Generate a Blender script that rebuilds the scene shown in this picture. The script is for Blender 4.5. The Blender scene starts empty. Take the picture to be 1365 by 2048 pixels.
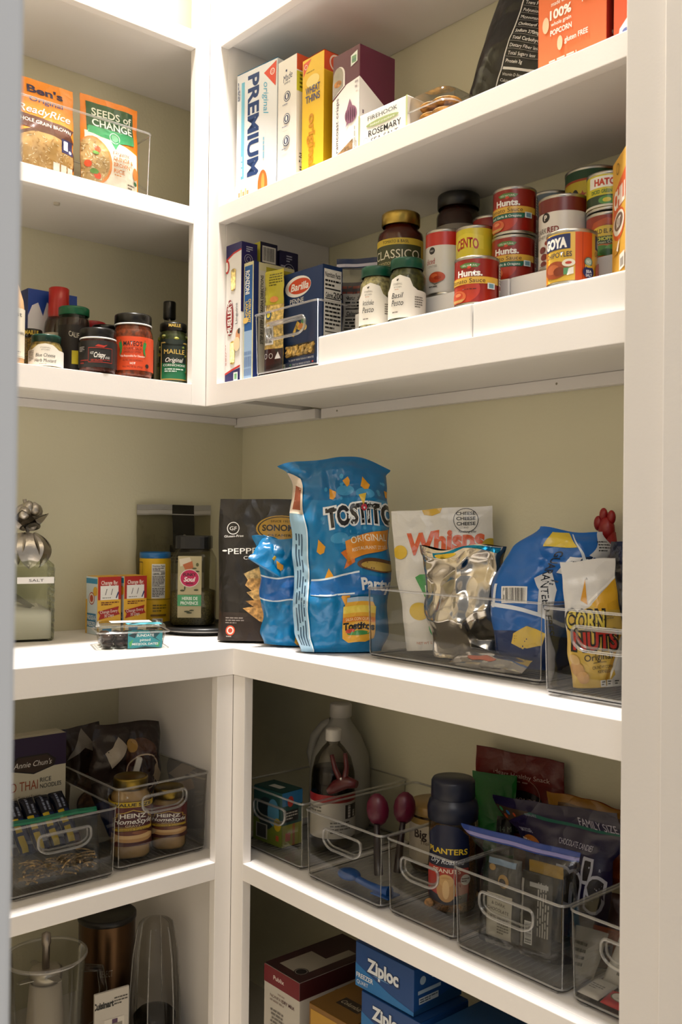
import bpy, bmesh, math, random
from math import sin, cos, pi, radians as R
from mathutils import Vector, Matrix, noise

# ---------------------------------------------------------------- camera, light, exposure
sc = bpy.context.scene
COL = sc.collection
cam_d = bpy.data.cameras.new('camera')
cam = bpy.data.objects.new('camera', cam_d)
COL.objects.link(cam)
cam_d.sensor_fit = 'VERTICAL'
cam_d.sensor_height = 36.0
cam_d.lens = 36.0 * 1902.7 / 2048
cam_d.clip_start = 0.02
TH = R(40) + 0.0201
f0 = Vector((-cos(TH), sin(TH), 0)); r0 = Vector((sin(TH), cos(TH), 0)); u0 = Vector((0, 0, 1))
PT, RL = 0.0103, 0.011
fw = cos(PT) * f0 + sin(PT) * u0; up = -sin(PT) * f0 + cos(PT) * u0
rt = cos(RL) * r0 + sin(RL) * up; up = -sin(RL) * r0 + cos(RL) * up
m = Matrix((rt, up, -fw)).transposed().to_4x4()
m.translation = (2.0034, -1.4129, 1.15)
cam.matrix_world = m
cam_d.dof.use_dof = True
cam_d.dof.focus_distance = 1.75
cam_d.dof.aperture_fstop = 8.5
sc.camera = cam

world = bpy.data.worlds.new('room_ambient'); sc.world = world
world.use_nodes = True
world.node_tree.nodes['Background'].inputs[0].default_value = (0.95, 0.96, 1.0, 1)
world.node_tree.nodes['Background'].inputs[1].default_value = 0.34

def area(name, loc, rot, size, power, col, shape='DISK'):
    l = bpy.data.lights.new(name, 'AREA'); l.energy = power; l.size = size; l.color = col; l.shape = shape
    o = bpy.data.objects.new(name, l); COL.objects.link(o); o.location = loc; o.rotation_euler = rot
    return o
lamp = area('ceiling_lamp', (.61, -.51, 3.30), (0, 0, 0), 0.20, 56, (1.0, 0.955, 0.925))
lamp.data.spread = R(125)
area('hallway_fill', (2.7, -2.3, 2.9), (R(28), 0, R(48)), 1.4, 26, (1.0, 0.955, 0.92))  # unseen fill light, added to lift the door jambs and shelf interiors
sc.view_settings.view_transform = 'Standard'
sc.view_settings.look = 'None'
sc.view_settings.exposure = -0.22
sc.view_settings.gamma = 1.0
sc.view_settings.use_curve_mapping = False
sc.cycles.transparent_max_bounces = 40
sc.cycles.max_bounces = 14
sc.cycles.transmission_bounces = 14
sc.cycles.caustics_refractive = False
sc.cycles.caustics_reflective = False

# ---------------------------------------------------------------- materials
_m = {}
def lin(h):
    h = h.lstrip('#')
    c = [int(h[i:i + 2], 16) / 255 for i in (0, 2, 4)]
    return tuple(x / 12.92 if x <= .04045 else ((x + .055) / 1.055) ** 2.4 for x in c) + (1,)
def M(col, kind='paper', **k):
    key = (col, kind)
    if key in _m: return _m[key]
    m = bpy.data.materials.new(f'{kind} {col}'); m.use_nodes = True
    nt = m.node_tree; N = nt.nodes; L = nt.links
    p = N['Principled BSDF']; c = lin(col)
    p.inputs['Base Color'].default_value = c
    I = p.inputs
    def bump(scale, strength, dist=.002, detail=3, tex='ShaderNodeTexNoise'):
        t = N.new(tex); t.inputs['Scale'].default_value = scale
        if 'Detail' in t.inputs: t.inputs['Detail'].default_value = detail
        tc = N.new('ShaderNodeTexCoord'); L.new(tc.outputs['Object'], t.inputs['Vector'])
        b = N.new('ShaderNodeBump'); b.inputs['Strength'].default_value = strength; b.inputs['Distance'].default_value = dist
        L.new(t.outputs[0], b.inputs['Height']); L.new(b.outputs[0], I['Normal'])
        return t
    def crease(scale, strength, dist):   # sharp folds of crumpled film
        t = N.new('ShaderNodeTexVoronoi'); t.inputs['Scale'].default_value = scale
        nz = N.new('ShaderNodeTexNoise'); nz.inputs['Scale'].default_value = scale * .5
        tc = N.new('ShaderNodeTexCoord'); ad = N.new('ShaderNodeMixRGB'); ad.inputs[0].default_value = .12
        L.new(tc.outputs['Object'], nz.inputs['Vector']); L.new(tc.outputs['Object'], ad.inputs[1]); L.new(nz.outputs['Color'], ad.inputs[2]); L.new(ad.outputs[0], t.inputs['Vector'])
        b = N.new('ShaderNodeBump'); b.inputs['Strength'].default_value = strength; b.inputs['Distance'].default_value = dist
        old = I['Normal'].links[0].from_socket; L.new(old, b.inputs['Normal'])
        L.new(t.outputs['Distance'], b.inputs['Height']); L.new(b.outputs[0], I['Normal'])
    def vary(scale, lo, hi, detail=5):
        t = N.new('ShaderNodeTexNoise'); t.inputs['Scale'].default_value = scale; t.inputs['Detail'].default_value = detail
        tc = N.new('ShaderNodeTexCoord'); L.new(tc.outputs['Object'], t.inputs['Vector'])
        r = N.new('ShaderNodeValToRGB'); r.color_ramp.elements[0].position = .35; r.color_ramp.elements[1].position = .65
        r.color_ramp.elements[0].color = tuple(x * lo for x in c[:3]) + (1,)
        r.color_ramp.elements[1].color = tuple(min(1, x * hi) for x in c[:3]) + (1,)
        L.new(t.outputs[0], r.inputs[0]); L.new(r.outputs[0], I['Base Color'])
    if kind == 'paper': I['Roughness'].default_value = .48; bump(900, .03, .001)
    elif kind == 'gloss': I['Roughness'].default_value = .28
    elif kind == 'film': I['Roughness'].default_value = .27; bump(55, .3, .003, 4); crease(24, .32, .009)
    elif kind == 'foil': I['Metallic'].default_value = 1; I['Roughness'].default_value = .15; bump(30, .15, .004, 3); crease(17, .45, .014)
    elif kind == 'metal': I['Metallic'].default_value = 1; I['Roughness'].default_value = .3; bump(400, .03, .001)
    elif kind == 'pewter': I['Metallic'].default_value = 1; I['Roughness'].default_value = .34; bump(120, .3, .002)
    elif kind == 'plastic': I['Roughness'].default_value = .35; bump(600, .02, .001)
    elif kind == 'matte': I['Roughness'].default_value = .75; bump(300, .05, .001)
    elif kind == 'liquid': I['Roughness'].default_value = .12; vary(30, .8, 1.2)
    elif kind == 'food': I['Roughness'].default_value = .55; vary(140, .45, 1.5); 
    elif kind == 'grain': I['Roughness'].default_value = .6; vary(420, .35, 1.7, 2)
    elif kind == 'bake': I['Roughness'].default_value = .55; vary(110, .45, 1.45); bump(160, .6, .003, 5)
    elif kind == 'paint':
        I['Roughness'].default_value = .38; bump(220, .06, .0015, 4)
    elif kind == 'wall':
        I['Roughness'].default_value = .6; bump(150, .22, .002, 4)
    elif kind == 'clear':   # rims and edges of moulded acrylic: mostly see-through, catching light
        tr = N.new('ShaderNodeBsdfTransparent'); tr.inputs[0].default_value = (.9, .9, .9, 1)
        gl = N.new('ShaderNodeBsdfGlossy'); gl.inputs['Roughness'].default_value = .12
        lw = N.new('ShaderNodeLayerWeight'); lw.inputs[0].default_value = .35
        ma = N.new('ShaderNodeMath'); ma.operation = 'MULTIPLY_ADD'; ma.inputs[1].default_value = .7; ma.inputs[2].default_value = .10; ma.use_clamp = True
        mx = N.new('ShaderNodeMixShader'); mx2 = N.new('ShaderNodeMixShader'); mx2.inputs[0].default_value = .07
        L.new(lw.outputs['Facing'], ma.inputs[0]); L.new(ma.outputs[0], mx.inputs[0]); L.new(tr.outputs[0], mx.inputs[1]); L.new(gl.outputs[0], mx.inputs[2])
        p.inputs['Roughness'].default_value = .3
        L.new(mx.outputs[0], mx2.inputs[1]); L.new(p.outputs[0], mx2.inputs[2]); L.new(mx2.outputs[0], N['Material Output'].inputs[0])
    elif kind in ('pane', 'thin'):   # thin clear sheet
        N.remove(p)
        tr = N.new('ShaderNodeBsdfTransparent'); tr.inputs[0].default_value = c
        gl = N.new('ShaderNodeBsdfGlossy'); gl.inputs['Roughness'].default_value = .04 if kind == 'pane' else .12
        lw = N.new('ShaderNodeLayerWeight'); lw.inputs[0].default_value = .18
        mx = N.new('ShaderNodeMixShader'); ma = N.new('ShaderNodeMath'); ma.operation = 'MULTIPLY_ADD'
        ma.inputs[1].default_value = .6; ma.inputs[2].default_value = .02 if kind == 'pane' else .05; ma.use_clamp = True
        if kind == 'thin':
            t = N.new('ShaderNodeTexNoise'); t.inputs['Scale'].default_value = 28; t.inputs['Detail'].default_value = 4
            tc = N.new('ShaderNodeTexCoord'); L.new(tc.outputs['Object'], t.inputs['Vector'])
            b = N.new('ShaderNodeBump'); b.inputs['Strength'].default_value = .7; b.inputs['Distance'].default_value = .006
            L.new(t.outputs[0], b.inputs['Height']); L.new(b.outputs[0], gl.inputs['Normal']); L.new(b.outputs[0], lw.inputs['Normal'])
        L.new(lw.outputs['Fresnel'], ma.inputs[0]); L.new(ma.outputs[0], mx.inputs[0])
        L.new(tr.outputs[0], mx.inputs[1]); L.new(gl.outputs[0], mx.inputs[2])
        L.new(mx.outputs[0], N['Material Output'].inputs[0])
    elif kind == 'milky':
        I['Transmission Weight'].default_value = .35; I['Roughness'].default_value = .5
    _m[key] = m
    return m

# ---------------------------------------------------------------- mesh builder
class G:
    def __init__(s): s.bm = bmesh.new(); s.mats = []
    def mi(s, m):
        if m not in s.mats: s.mats.append(m)
        return s.mats.index(m)
    def face(s, pts, m, smooth=False):
        f = s.bm.faces.new([s.bm.verts.new(p) for p in pts]); f.material_index = s.mi(m); f.smooth = smooth
        return f
    def grid(s, rows, m, closed_u=False, closed_v=False, smooth=True):
        V = [[s.bm.verts.new(p) for p in r] for r in rows]; k = s.mi(m)
        nv, nu = len(V), len(V[0])
        for j in range(nv if closed_v else nv - 1):
            for i in range(nu if closed_u else nu - 1):
                q = [V[j][i], V[j][(i + 1) % nu], V[(j + 1) % nv][(i + 1) % nu], V[(j + 1) % nv][i]]
                try:
                    f = s.bm.faces.new(q); f.material_index = k; f.smooth = smooth
                except ValueError: pass
        return V
    def box(s, x0, y0, z0, x1, y1, z1, m, bev=.0008, seg=1):
        b = bmesh.new()
        bmesh.ops.create_cube(b, size=1)
        bmesh.ops.scale(b, vec=(x1 - x0, y1 - y0, z1 - z0), verts=b.verts)
        bmesh.ops.translate(b, vec=((x0 + x1) / 2, (y0 + y1) / 2, (z0 + z1) / 2), verts=b.verts)
        if bev: bmesh.ops.bevel(b, geom=b.edges[:], offset=bev, segments=seg, affect='EDGES', profile=.6)
        s.add(b, m); return s
    def add(s, b, m, smooth=False, T=None):
        k = s.mi(m); mp = {}
        for v in b.verts: mp[v] = s.bm.verts.new(T(v.co) if T else v.co)
        for f in b.faces:
            try:
                n = s.bm.faces.new([mp[v] for v in f.verts]); n.material_index = k; n.smooth = smooth or f.smooth
            except ValueError: pass
        b.free()
    def lathe(s, prof, m, n=40, c=(0, 0), sq=0.0, smooth=True, rib=None):
        """prof: (r, z) list; closes at r=0"""
        rows = []
        for r, z in prof:
            row = []
            for i in range(n):
                a = 2 * pi * i / n; q = r
                if sq:   # superellipse for rounded square bodies
                    ca, sa = abs(cos(a)), abs(sin(a)); e = 2 + 6 * sq
                    q = r / (ca ** e + sa ** e) ** (1 / e)
                if rib and rib[0] <= z <= rib[1] and i % 2: q -= rib[2]
                row.append((c[0] + q * cos(a), c[1] + q * sin(a), z))
            rows.append(row)
        s.grid(rows, m, closed_u=True, smooth=smooth); return s
    def tube(s, pts, r, m, closed=False, n=8, cap=True):
        P = [Vector(p) for p in pts]; N = len(P); rows = []; prev = None
        for i, p in enumerate(P):
            a = P[(i - 1) % N] if (closed or i) else p; b = P[(i + 1) % N] if (closed or i < N - 1) else p
            t = (b - a).normalized()
            if prev is None: prev = t.orthogonal()
            nrm = (prev - t * prev.dot(t)).normalized(); prev = nrm; bn = t.cross(nrm)
            rr = r(i / max(1, N - 1)) if callable(r) else r
            rows.append([p + (nrm * cos(2 * pi * k / n) + bn * sin(2 * pi * k / n)) * rr for k in range(n)])
        V = s.grid(rows, m, closed_u=True, closed_v=closed)
        if cap and not closed:
            for q in (V[0], V[-1]):
                try: f = s.bm.faces.new(q); f.material_index = s.mi(m)
                except ValueError: pass
        return s
    def ball(s, c, r, m, sx=1, sy=1, sz=1, seg=14, jit=0, seed=0, rot=None):
        b = bmesh.new(); bmesh.ops.create_uvsphere(b, u_segments=seg, v_segments=max(6, seg * 2 // 3), radius=r)
        for v in b.verts:
            if jit: v.co *= 1 + jit * noise.noise(v.co * (1.6 / r) + Vector((seed * 3.1, seed, seed * 7.7)))
            v.co = Vector((v.co.x * sx, v.co.y * sy, v.co.z * sz))
            if rot is not None: v.co = rot @ v.co
            v.co += Vector(c)
        s.add(b, m, smooth=True); return s
    def slab(s, pts, z0, z1, m, bev=0):
        b = bmesh.new()
        f = b.faces.new([b.verts.new((p[0], p[1], z0)) for p in pts])
        r = bmesh.ops.extrude_face_region(b, geom=[f])
        bmesh.ops.translate(b, vec=(0, 0, z1 - z0), verts=[v for v in r['geom'] if isinstance(v, bmesh.types.BMVert)])
        bmesh.ops.recalc_face_normals(b, faces=b.faces[:])
        if bev: bmesh.ops.bevel(b, geom=b.edges[:], offset=bev, segments=2, affect='EDGES', profile=.6)
        s.add(b, m); return s
    def obj(s, name, parent=None, fix=False):
        if fix: bmesh.ops.recalc_face_normals(s.bm, faces=s.bm.faces[:])
        me = bpy.data.meshes.new(name); s.bm.to_mesh(me); s.bm.free()
        for m in s.mats: me.materials.append(m)
        o = bpy.data.objects.new(name, me); COL.objects.link(o)
        if parent: o.parent = parent
        return o

def tag(o, label, cat, group=None, kind=None):
    o['label'] = label; o['category'] = cat
    if group: o['group'] = group
    if kind: o['kind'] = kind
    return o
def thing(name, label, cat, loc, rot=0, group=None):
    o = bpy.data.objects.new(name, None); COL.objects.link(o); o.empty_display_size = .02
    o.location = loc; o.location.z += .0007 if loc[2] else 0
    o.rotation_euler = tuple(R(a) for a in rot) if isinstance(rot, (tuple, list)) else (0, 0, R(rot))
    return tag(o, label, cat, group)
def struct(name, g):
    o = g.obj(name); o['kind'] = 'structure'; return o

# ---------------------------------------------------------------- printing: flat art mapped onto faces
_tc = {}
def glyphs(s, bold=0.0, shear=0.0):
    k = (s, bold, shear)
    if k in _tc: return _tc[k]
    cu = bpy.data.curves.new('print', 'FONT'); cu.body = s; cu.size = 1; cu.offset = bold; cu.shear = shear; cu.resolution_u = 3
    o = bpy.data.objects.new('print', cu); COL.objects.link(o)
    me = o.evaluated_get(bpy.context.evaluated_depsgraph_get()).to_mesh()
    vs = [(v.co.x, v.co.y) for v in me.vertices]; fs = [tuple(p.vertices) for p in me.polygons]
    bpy.data.objects.remove(o); bpy.data.curves.remove(cu)
    _tc[k] = (vs, fs); return _tc[k]
CAP = .729

def art_geo(art, w, h):
    """list of (verts2d, faces, colour-or-material) in metres"""
    out = []
    for e in art:
        t = e[0]
        if t == 'r':
            x0, y0, x1, y1, c = e[1:6]; out.append(([(x0 * w, y0 * h), (x1 * w, y0 * h), (x1 * w, y1 * h), (x0 * w, y1 * h)], [(0, 1, 2, 3)], c))
        elif t == 'e':
            cx, cy, rx, ry, c = e[1:6]; n = e[6] if len(e) > 6 else 28
            out.append(([(cx * w + rx * w * cos(2 * pi * i / n), cy * h + ry * h * sin(2 * pi * i / n)) for i in range(n)], [tuple(range(n))], c))
        elif t == 'c':   # round disc, radius as a fraction of the width
            cx, cy, r, c = e[1:5]; n = 28
            out.append(([(cx * w + r * w * cos(2 * pi * i / n), cy * h + r * w * sin(2 * pi * i / n)) for i in range(n)], [tuple(range(n))], c))
        elif t == 'o':   # ring
            cx, cy, r, th, c = e[1:6]; n = 28
            v = [(cx * w + q * w * cos(2 * pi * i / n), cy * h + q * w * sin(2 * pi * i / n)) for q in (r - th, r) for i in range(n)]
            out.append((v, [(i, (i + 1) % n, n + (i + 1) % n, n + i) for i in range(n)], c))
        elif t == 'p':
            out.append(([(x * w, y * h) for x, y in e[1]], [tuple(range(len(e[1])))], e[2]))
        elif t == 'm':   # many small shapes of one colour
            vs = []; fs = []
            for q in e[1]:
                fs.append(tuple(range(len(vs), len(vs) + len(q)))); vs += [(x * w, y * h) for x, y in q]
            out.append((vs, fs, e[2]))
        elif t == 'l':   # small print, too fine to read
            x0, y0, x1, y1, n, c = e[1:7]; vs = []; fs = []; rnd = random.Random(int(x0 * 999 + y0 * 777 + n))
            for i in range(n):
                ya = y1 - (i + .25) * (y1 - y0) / n; yb = y1 - (i + .72) * (y1 - y0) / n; x = x0
                end = x1 if i < n - 1 else x0 + (x1 - x0) * .6
                while x < end - .01:
                    xe = min(end, x + (x1 - x0) * rnd.uniform(.08, .26)); b = len(vs)
                    vs += [(x * w, yb * h), (xe * w, yb * h), (xe * w, ya * h), (x * w, ya * h)]; fs.append((b, b + 1, b + 2, b + 3))
                    x = xe + (x1 - x0) * .035
            out.append((vs, fs, c))
        elif t == 'lv':  # fine print running upwards
            x0, y0, x1, y1, n, c = e[1:7]
            q = art_geo([('l', y0, 0, y1, 1, n, c)], h, 1)[0]
            out.append(([((x1 - (x1 - x0) * b) * w, a) for a, b in q[0]], q[1], c))
        elif t == 'b':   # barcode
            x0, y0, x1, y1 = e[1:5]; vert = len(e) > 5
            out.append(([(x0 * w, y0 * h), (x1 * w, y0 * h), (x1 * w, y1 * h), (x0 * w, y1 * h)], [(0, 1, 2, 3)], 'e8e4dc'))
            rnd = random.Random(7); vs = []; fs = []; a = .06
            while a < .92:
                q = rnd.choice((.012, .02, .032)); b = len(vs)
                if vert: X0, X1, Y0, Y1 = x0 + (x1 - x0) * .1, x1 - (x1 - x0) * .1, y0 + (y1 - y0) * a, y0 + (y1 - y0) * (a + q)
                else: X0, X1, Y0, Y1 = x0 + (x1 - x0) * a, x0 + (x1 - x0) * (a + q), y0 + (y1 - y0) * .1, y1 - (y1 - y0) * .08
                vs += [(X0 * w, Y0 * h), (X1 * w, Y0 * h), (X1 * w, Y1 * h), (X0 * w, Y1 * h)]; fs.append((b, b + 1, b + 2, b + 3)); a += q + rnd.choice((.014, .022, .03))
            out.append((vs, fs, '141414'))
        elif t == 't':
            s, cx, cy, hh, c = e[1:6]; o = e[6] if len(e) > 6 else {}
            vs, fs = glyphs(s, o.get('b', 0), o.get('sh', 0))
            if not vs: continue
            rot = o.get('rot', 0); v90 = abs(rot) in (90, 270)
            k = hh * (w if v90 else h) / CAP
            x0 = min(v[0] for v in vs); x1 = max(v[0] for v in vs); kx = k
            if 'w' in o: kx = o['w'] * (h if v90 else w) / (x1 - x0)
            al = o.get('al', 'c'); ox = {'c': (x0 + x1) / 2, 'l': x0, 'r': x1}[al]
            ca, sa = cos(R(rot)), sin(R(rot)); arc = o.get('arc', 0)
            pts = []
            for x, y in vs:
                X = (x - ox) * kx; Y = (y - CAP / 2) * k
                if arc: Y += -arc * hh * h * ((2 * X / max(1e-6, (x1 - x0) * kx)) ** 2 - .35)
                pts.append((cx * w + X * ca - Y * sa, cy * h + X * sa + Y * ca))
            out.append((pts, fs, c))
    return out

def art_on(g, art, w, h, fn, kind='paper', cu=0, cv=0, step=.00012, clip=True):
    for n, (vs, fs, c) in enumerate(art_geo(art, w, h)):
        if not vs: continue
        b = bmesh.new(); V = [b.verts.new((x, y, 0)) for x, y in vs]
        for f in fs:
            try: b.faces.new([V[i] for i in f])
            except ValueError: pass
        def cut(co, no, **k):
            bmesh.ops.bisect_plane(b, geom=b.verts[:] + b.edges[:] + b.faces[:], plane_co=co, plane_no=no, **k)
        if clip:
            if min(v[0] for v in vs) < 0: cut((0, 0, 0), (-1, 0, 0), clear_outer=True)
            if max(v[0] for v in vs) > w: cut((w, 0, 0), (1, 0, 0), clear_outer=True)
            if min(v[1] for v in vs) < 0: cut((0, 0, 0), (0, -1, 0), clear_outer=True)
            if max(v[1] for v in vs) > h: cut((0, h, 0), (0, 1, 0), clear_outer=True)
        if not b.faces: b.free(); continue
        lo = Vector((min(v.co.x for v in b.verts), min(v.co.y for v in b.verts))); hi = Vector((max(v.co.x for v in b.verts), max(v.co.y for v in b.verts)))
        for i in range(1, cu):
            x = w * i / cu
            if lo.x < x < hi.x: cut((x, 0, 0), (1, 0, 0))
        for i in range(1, cv):
            y = h * i / cv
            if lo.y < y < hi.y: cut((0, y, 0), (0, 1, 0))
        mat = M(*c) if isinstance(c, tuple) else M(c, kind)
        off = step * (n + 1) + .0001
        g.add(b, mat, smooth=bool(cu or cv), T=lambda co: fn(co.x, co.y, off))

def plane_fn(o, ux, uy):
    o, ux, uy = Vector(o), Vector(ux), Vector(uy); n = ux.cross(uy)
    return lambda x, y, off: o + ux * x + uy * y + n * off
def cyl_fn(rad, w, z0, ang=0):
    return lambda x, y, off: Vector(((rad + off + .0002) * sin((x - w / 2) / rad + ang), -(rad + off + .0002) * cos((x - w / 2) / rad + ang), z0 + y))

# ---------------------------------------------------------------- kinds of things
def carton(name, label, cat, loc, rot, w, d, h, col, front=(), right=(), left=(), top=(), kind='paper', group=None, flap=True, sole=True):
    """origin at the front-left-bottom corner, front faces -Y"""
    t = thing(name, label, cat, loc, rot, group) if not sole else None
    g = G(); g.box(0, 0, 0, w, d, h, M(col, kind), bev=.0012, seg=2)
    if flap: g.box(.0015, d * .3, h - .0005, w - .0015, d - .001, h + .0009, M(col, kind), bev=.0003)
    art_on(g, front, w, h, plane_fn((0, 0, 0), (1, 0, 0), (0, 0, 1)), kind)
    art_on(g, right, d, h, plane_fn((w, 0, 0), (0, 1, 0), (0, 0, 1)), kind)
    art_on(g, left, d, h, plane_fn((0, d, 0), (0, -1, 0), (0, 0, 1)), kind)
    art_on(g, top, w, d, plane_fn((0, 0, h + .001), (1, 0, 0), (0, 1, 0)), kind)
    if sole:
        o = g.obj(name); o.location = loc; o.location.z += .0007
        o.rotation_euler = tuple(R(a) for a in rot) if isinstance(rot, (tuple, list)) else (0, 0, R(rot))
        return tag(o, label, cat, group)
    g.obj('carton', t); return t

def can(name, label, cat, loc, rot, r, h, art, col, group=None, arc=2 * pi):
    t = thing(name, label, cat, loc, rot, group); s = M('b9b6ae', 'metal')
    g = G(); g.lathe([(0, .002), (r * .9, .002), (r * .93, 0), (r, .0008), (r, .004), (r * .965, .006), (r * .965, h - .006), (r, h - .004), (r, h - .0008), (r * .95, h), (r * .92, h - .003),
                      (r * .7, h - .0035), (r * .68, h - .0028), (r * .45, h - .003), (0, h - .003)], s, n=44)
    g.obj('can_body', t)
    R2 = r * .975; w = 2 * pi * R2; hh = h - .011
    g = G(); g.lathe([(R2, .0055), (R2, h - .0055)], M(col, 'gloss'), n=44)
    art_on(g, art, w, hh, cyl_fn(R2, w, .0055), 'gloss', cu=40)
    g.obj('label', t); return t

def jar(name, label, cat, loc, rot, prof, fill, fillkind, fill_z, lid, lidprof, lab=None, glass='f2f4ee', sq=0, extra=None, group=None, ribs=True, bits=None, lidart=None):
    """prof = outer (r,z) glass profile. lab = (z0, height, angle, colour, art[, cut])"""
    t = thing(name, label, cat, loc, rot, group)
    G().lathe([(0, prof[0][1])] + list(prof), M(glass, 'pane'), n=40, sq=sq).obj('glass', t)
    if fill:
        fz = fill_z; pr = []
        for (r, z), (r2, z2) in zip(prof, prof[1:]):
            if z < fz: pr.append((max(.001, r - .0016), max(z, .003)))
            if z < fz <= z2:
                k = (fz - z) / (z2 - z); pr.append((r + (r2 - r) * k - .0016, fz))
        g = G(); g.lathe([(0, .003)] + pr + [(0, fz)], M(fill, fillkind), n=40, sq=sq)
        if bits: bits(g)
        g.obj('contents', t)
    if lid:
        g = G(); g.lathe(lidprof, M(lid[0], lid[1]), n=72, rib=(lidprof[0][1], lidprof[-2][1] - .0015, .0005) if ribs else None)
        if len(lid) > 2:  # a band of another colour
            g.lathe(lid[3], M(lid[2], 'gloss'), n=48)
        if lidart:
            lr = max(r for r, z in lidprof) + .0004; art_on(g, lidart[1], 2 * pi * lr, lidart[2], cyl_fn(lr, 2 * pi * lr, lidart[0]), 'gloss', cu=40)
        g.obj('lid', t)
    if lab:
        z0, hh, ang, col, art = lab[:5]
        rr = max(r for r, z in prof) + .0006; w = rr * ang
        g = G(); shape = lab[5] if len(lab) > 5 else [('r', 0, 0, 1, 1, col)]
        if sq:
            def fn(x, y, off, e=2 + 6 * sq):
                a = (x - w / 2) / rr - pi / 2; q = (rr + off) / (abs(cos(a)) ** e + abs(sin(a)) ** e) ** (1 / e)
                return Vector((q * cos(a), q * sin(a), z0 + y))
        else: fn = cyl_fn(rr, w, z0)
        art_on(g, shape + list(art), w, hh, fn, 'paper', cu=max(8, int(40 * ang / 6.28)))
        g.obj('label', t)
    if extra: extra(t)
    return t
def lidp(r, z0, h): return [(r * .96, z0), (r, z0 + .001), (r, z0 + h * .8), (r * .985, z0 + h * .92), (r * .93, z0 + h), (r * .85, z0 + h * .93), (0, z0 + h * .93)]
def jarp(r, h, neck=.85, nh=.16, foot=.9):
    return [(r * foot * .9, 0), (r * foot, .001), (r, .008), (r, h * (1 - nh) - r * .25), (r * .96, h * (1 - nh) - r * .1), (r * neck, h * (1 - nh) + .004), (r * neck, h)]

def settle(o, mesh):
    M3 = o.rotation_euler.to_matrix(); o.location.z += .0006 - min((M3 @ v.co).z for v in mesh.data.vertices)

def ip(tab, v):
    for (a, x), (b, y) in zip(tab, tab[1:]):
        if v <= b:
            k = (v - a) / (b - a) if b > a else 0; k = k * k * (3 - 2 * k)
            return x + (y - x) * max(0, k)
    return tab[-1][1]

def bag(name, label, cat, loc, rot, w, h, T, col, front=(), W=((0, 1), (1, 1)), X=((0, 0), (1, 0)), Y=((0, 0), (1, 0)), kind='film', wr=.004, seed=1, fq=22,
        group=None, nu=30, nv=44, p=2.6, parent=None, seam=None, back=None, zig=0, parts=None, ridge=.5, facet=.9, arch=0):
    T, W, X, Y = list(T), list(W), list(X), list(Y)
    def S(u, v, side, off=0.0):
        a = max(-1, min(1, 2 * u - 1)); pr = max(0, 1 - abs(a) ** p) ** .62
        ww = w / 2 * ip(W, v); x = ip(X, v) + a * ww; t = ip(T, v)
        n = noise.noise(Vector((x * fq, v * h * fq * .8, seed * 5.3 + side))) + ridge * (abs(noise.noise(Vector((x * fq * 1.9 + 7, v * h * fq * 1.5, seed * 2.1 + side)))) * 2 - .5)
        n += facet * (noise.voronoi(Vector((x * fq * .8 + 3, v * h * fq * .7, seed * 4.1 + side)))[0][0] - .45) * 1.7
        edge = min(1, v * 14) * min(1, (1 - v) * 14)
        d = t / 2 * pr + wr * n * min(1, pr * 1.3) * (.25 + .75 * edge) * min(1, t * 25 + .1)
        sag = wr * .8 * noise.noise(Vector((v * h * fq * .7, seed * 3.7, 4.0)))
        x += wr * .9 * noise.noise(Vector((a * 2, v * h * fq, seed * 9.1))) * abs(a)
        y = ip(Y, v) - side * (max(d, .0003) + off) + sag
        z = v * h - arch * a * a * max(0, (v - .8) * 5) + (wr * 1.0 * noise.noise(Vector((x * fq * .8, seed * 1.7, 2.0))) + zig * (1 if int(u * 60) % 2 else -1)) * (v > .02)
        return Vector((x, y, max(z, .0004 * side + .0004)))
    g = G(); k = M(col, kind) if isinstance(col, str) else M(*col)
    for side in (1, -1):
        rows = [[S(i / nu, j / nv, side) for i in range(nu + 1)] for j in range(nv + 1)]
        if side < 0: rows = [r[::-1] for r in rows]
        g.grid(rows, M(back, kind) if back and side < 0 else k)
    base = [S(i / nu, 0, 1) for i in range(nu + 1)] + [S(i / nu, 0, -1) for i in range(nu, -1, -1)]
    g.grid([[S(i / nu, 0, -1) for i in range(nu + 1)], [S(i / nu, 0, 1) for i in range(nu + 1)]], k)
    if front: art_on(g, front, w, h, lambda x, y, off: S(x / w, y / h, 1, off + .0004), kind, cu=nu, cv=nv, step=.0001)
    if parent: return g.obj(name, parent), S
    if parts:
        t = thing(name, label, cat, loc, rot, group); settle(t, g.obj('pouch', t)); parts(t, S); return t
    o = g.obj(name); o.location = loc
    o.rotation_euler = tuple(R(a) for a in rot) if isinstance(rot, (tuple, list)) else (0, 0, R(rot))
    settle(o, o)
    return tag(o, label, cat, group)

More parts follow.
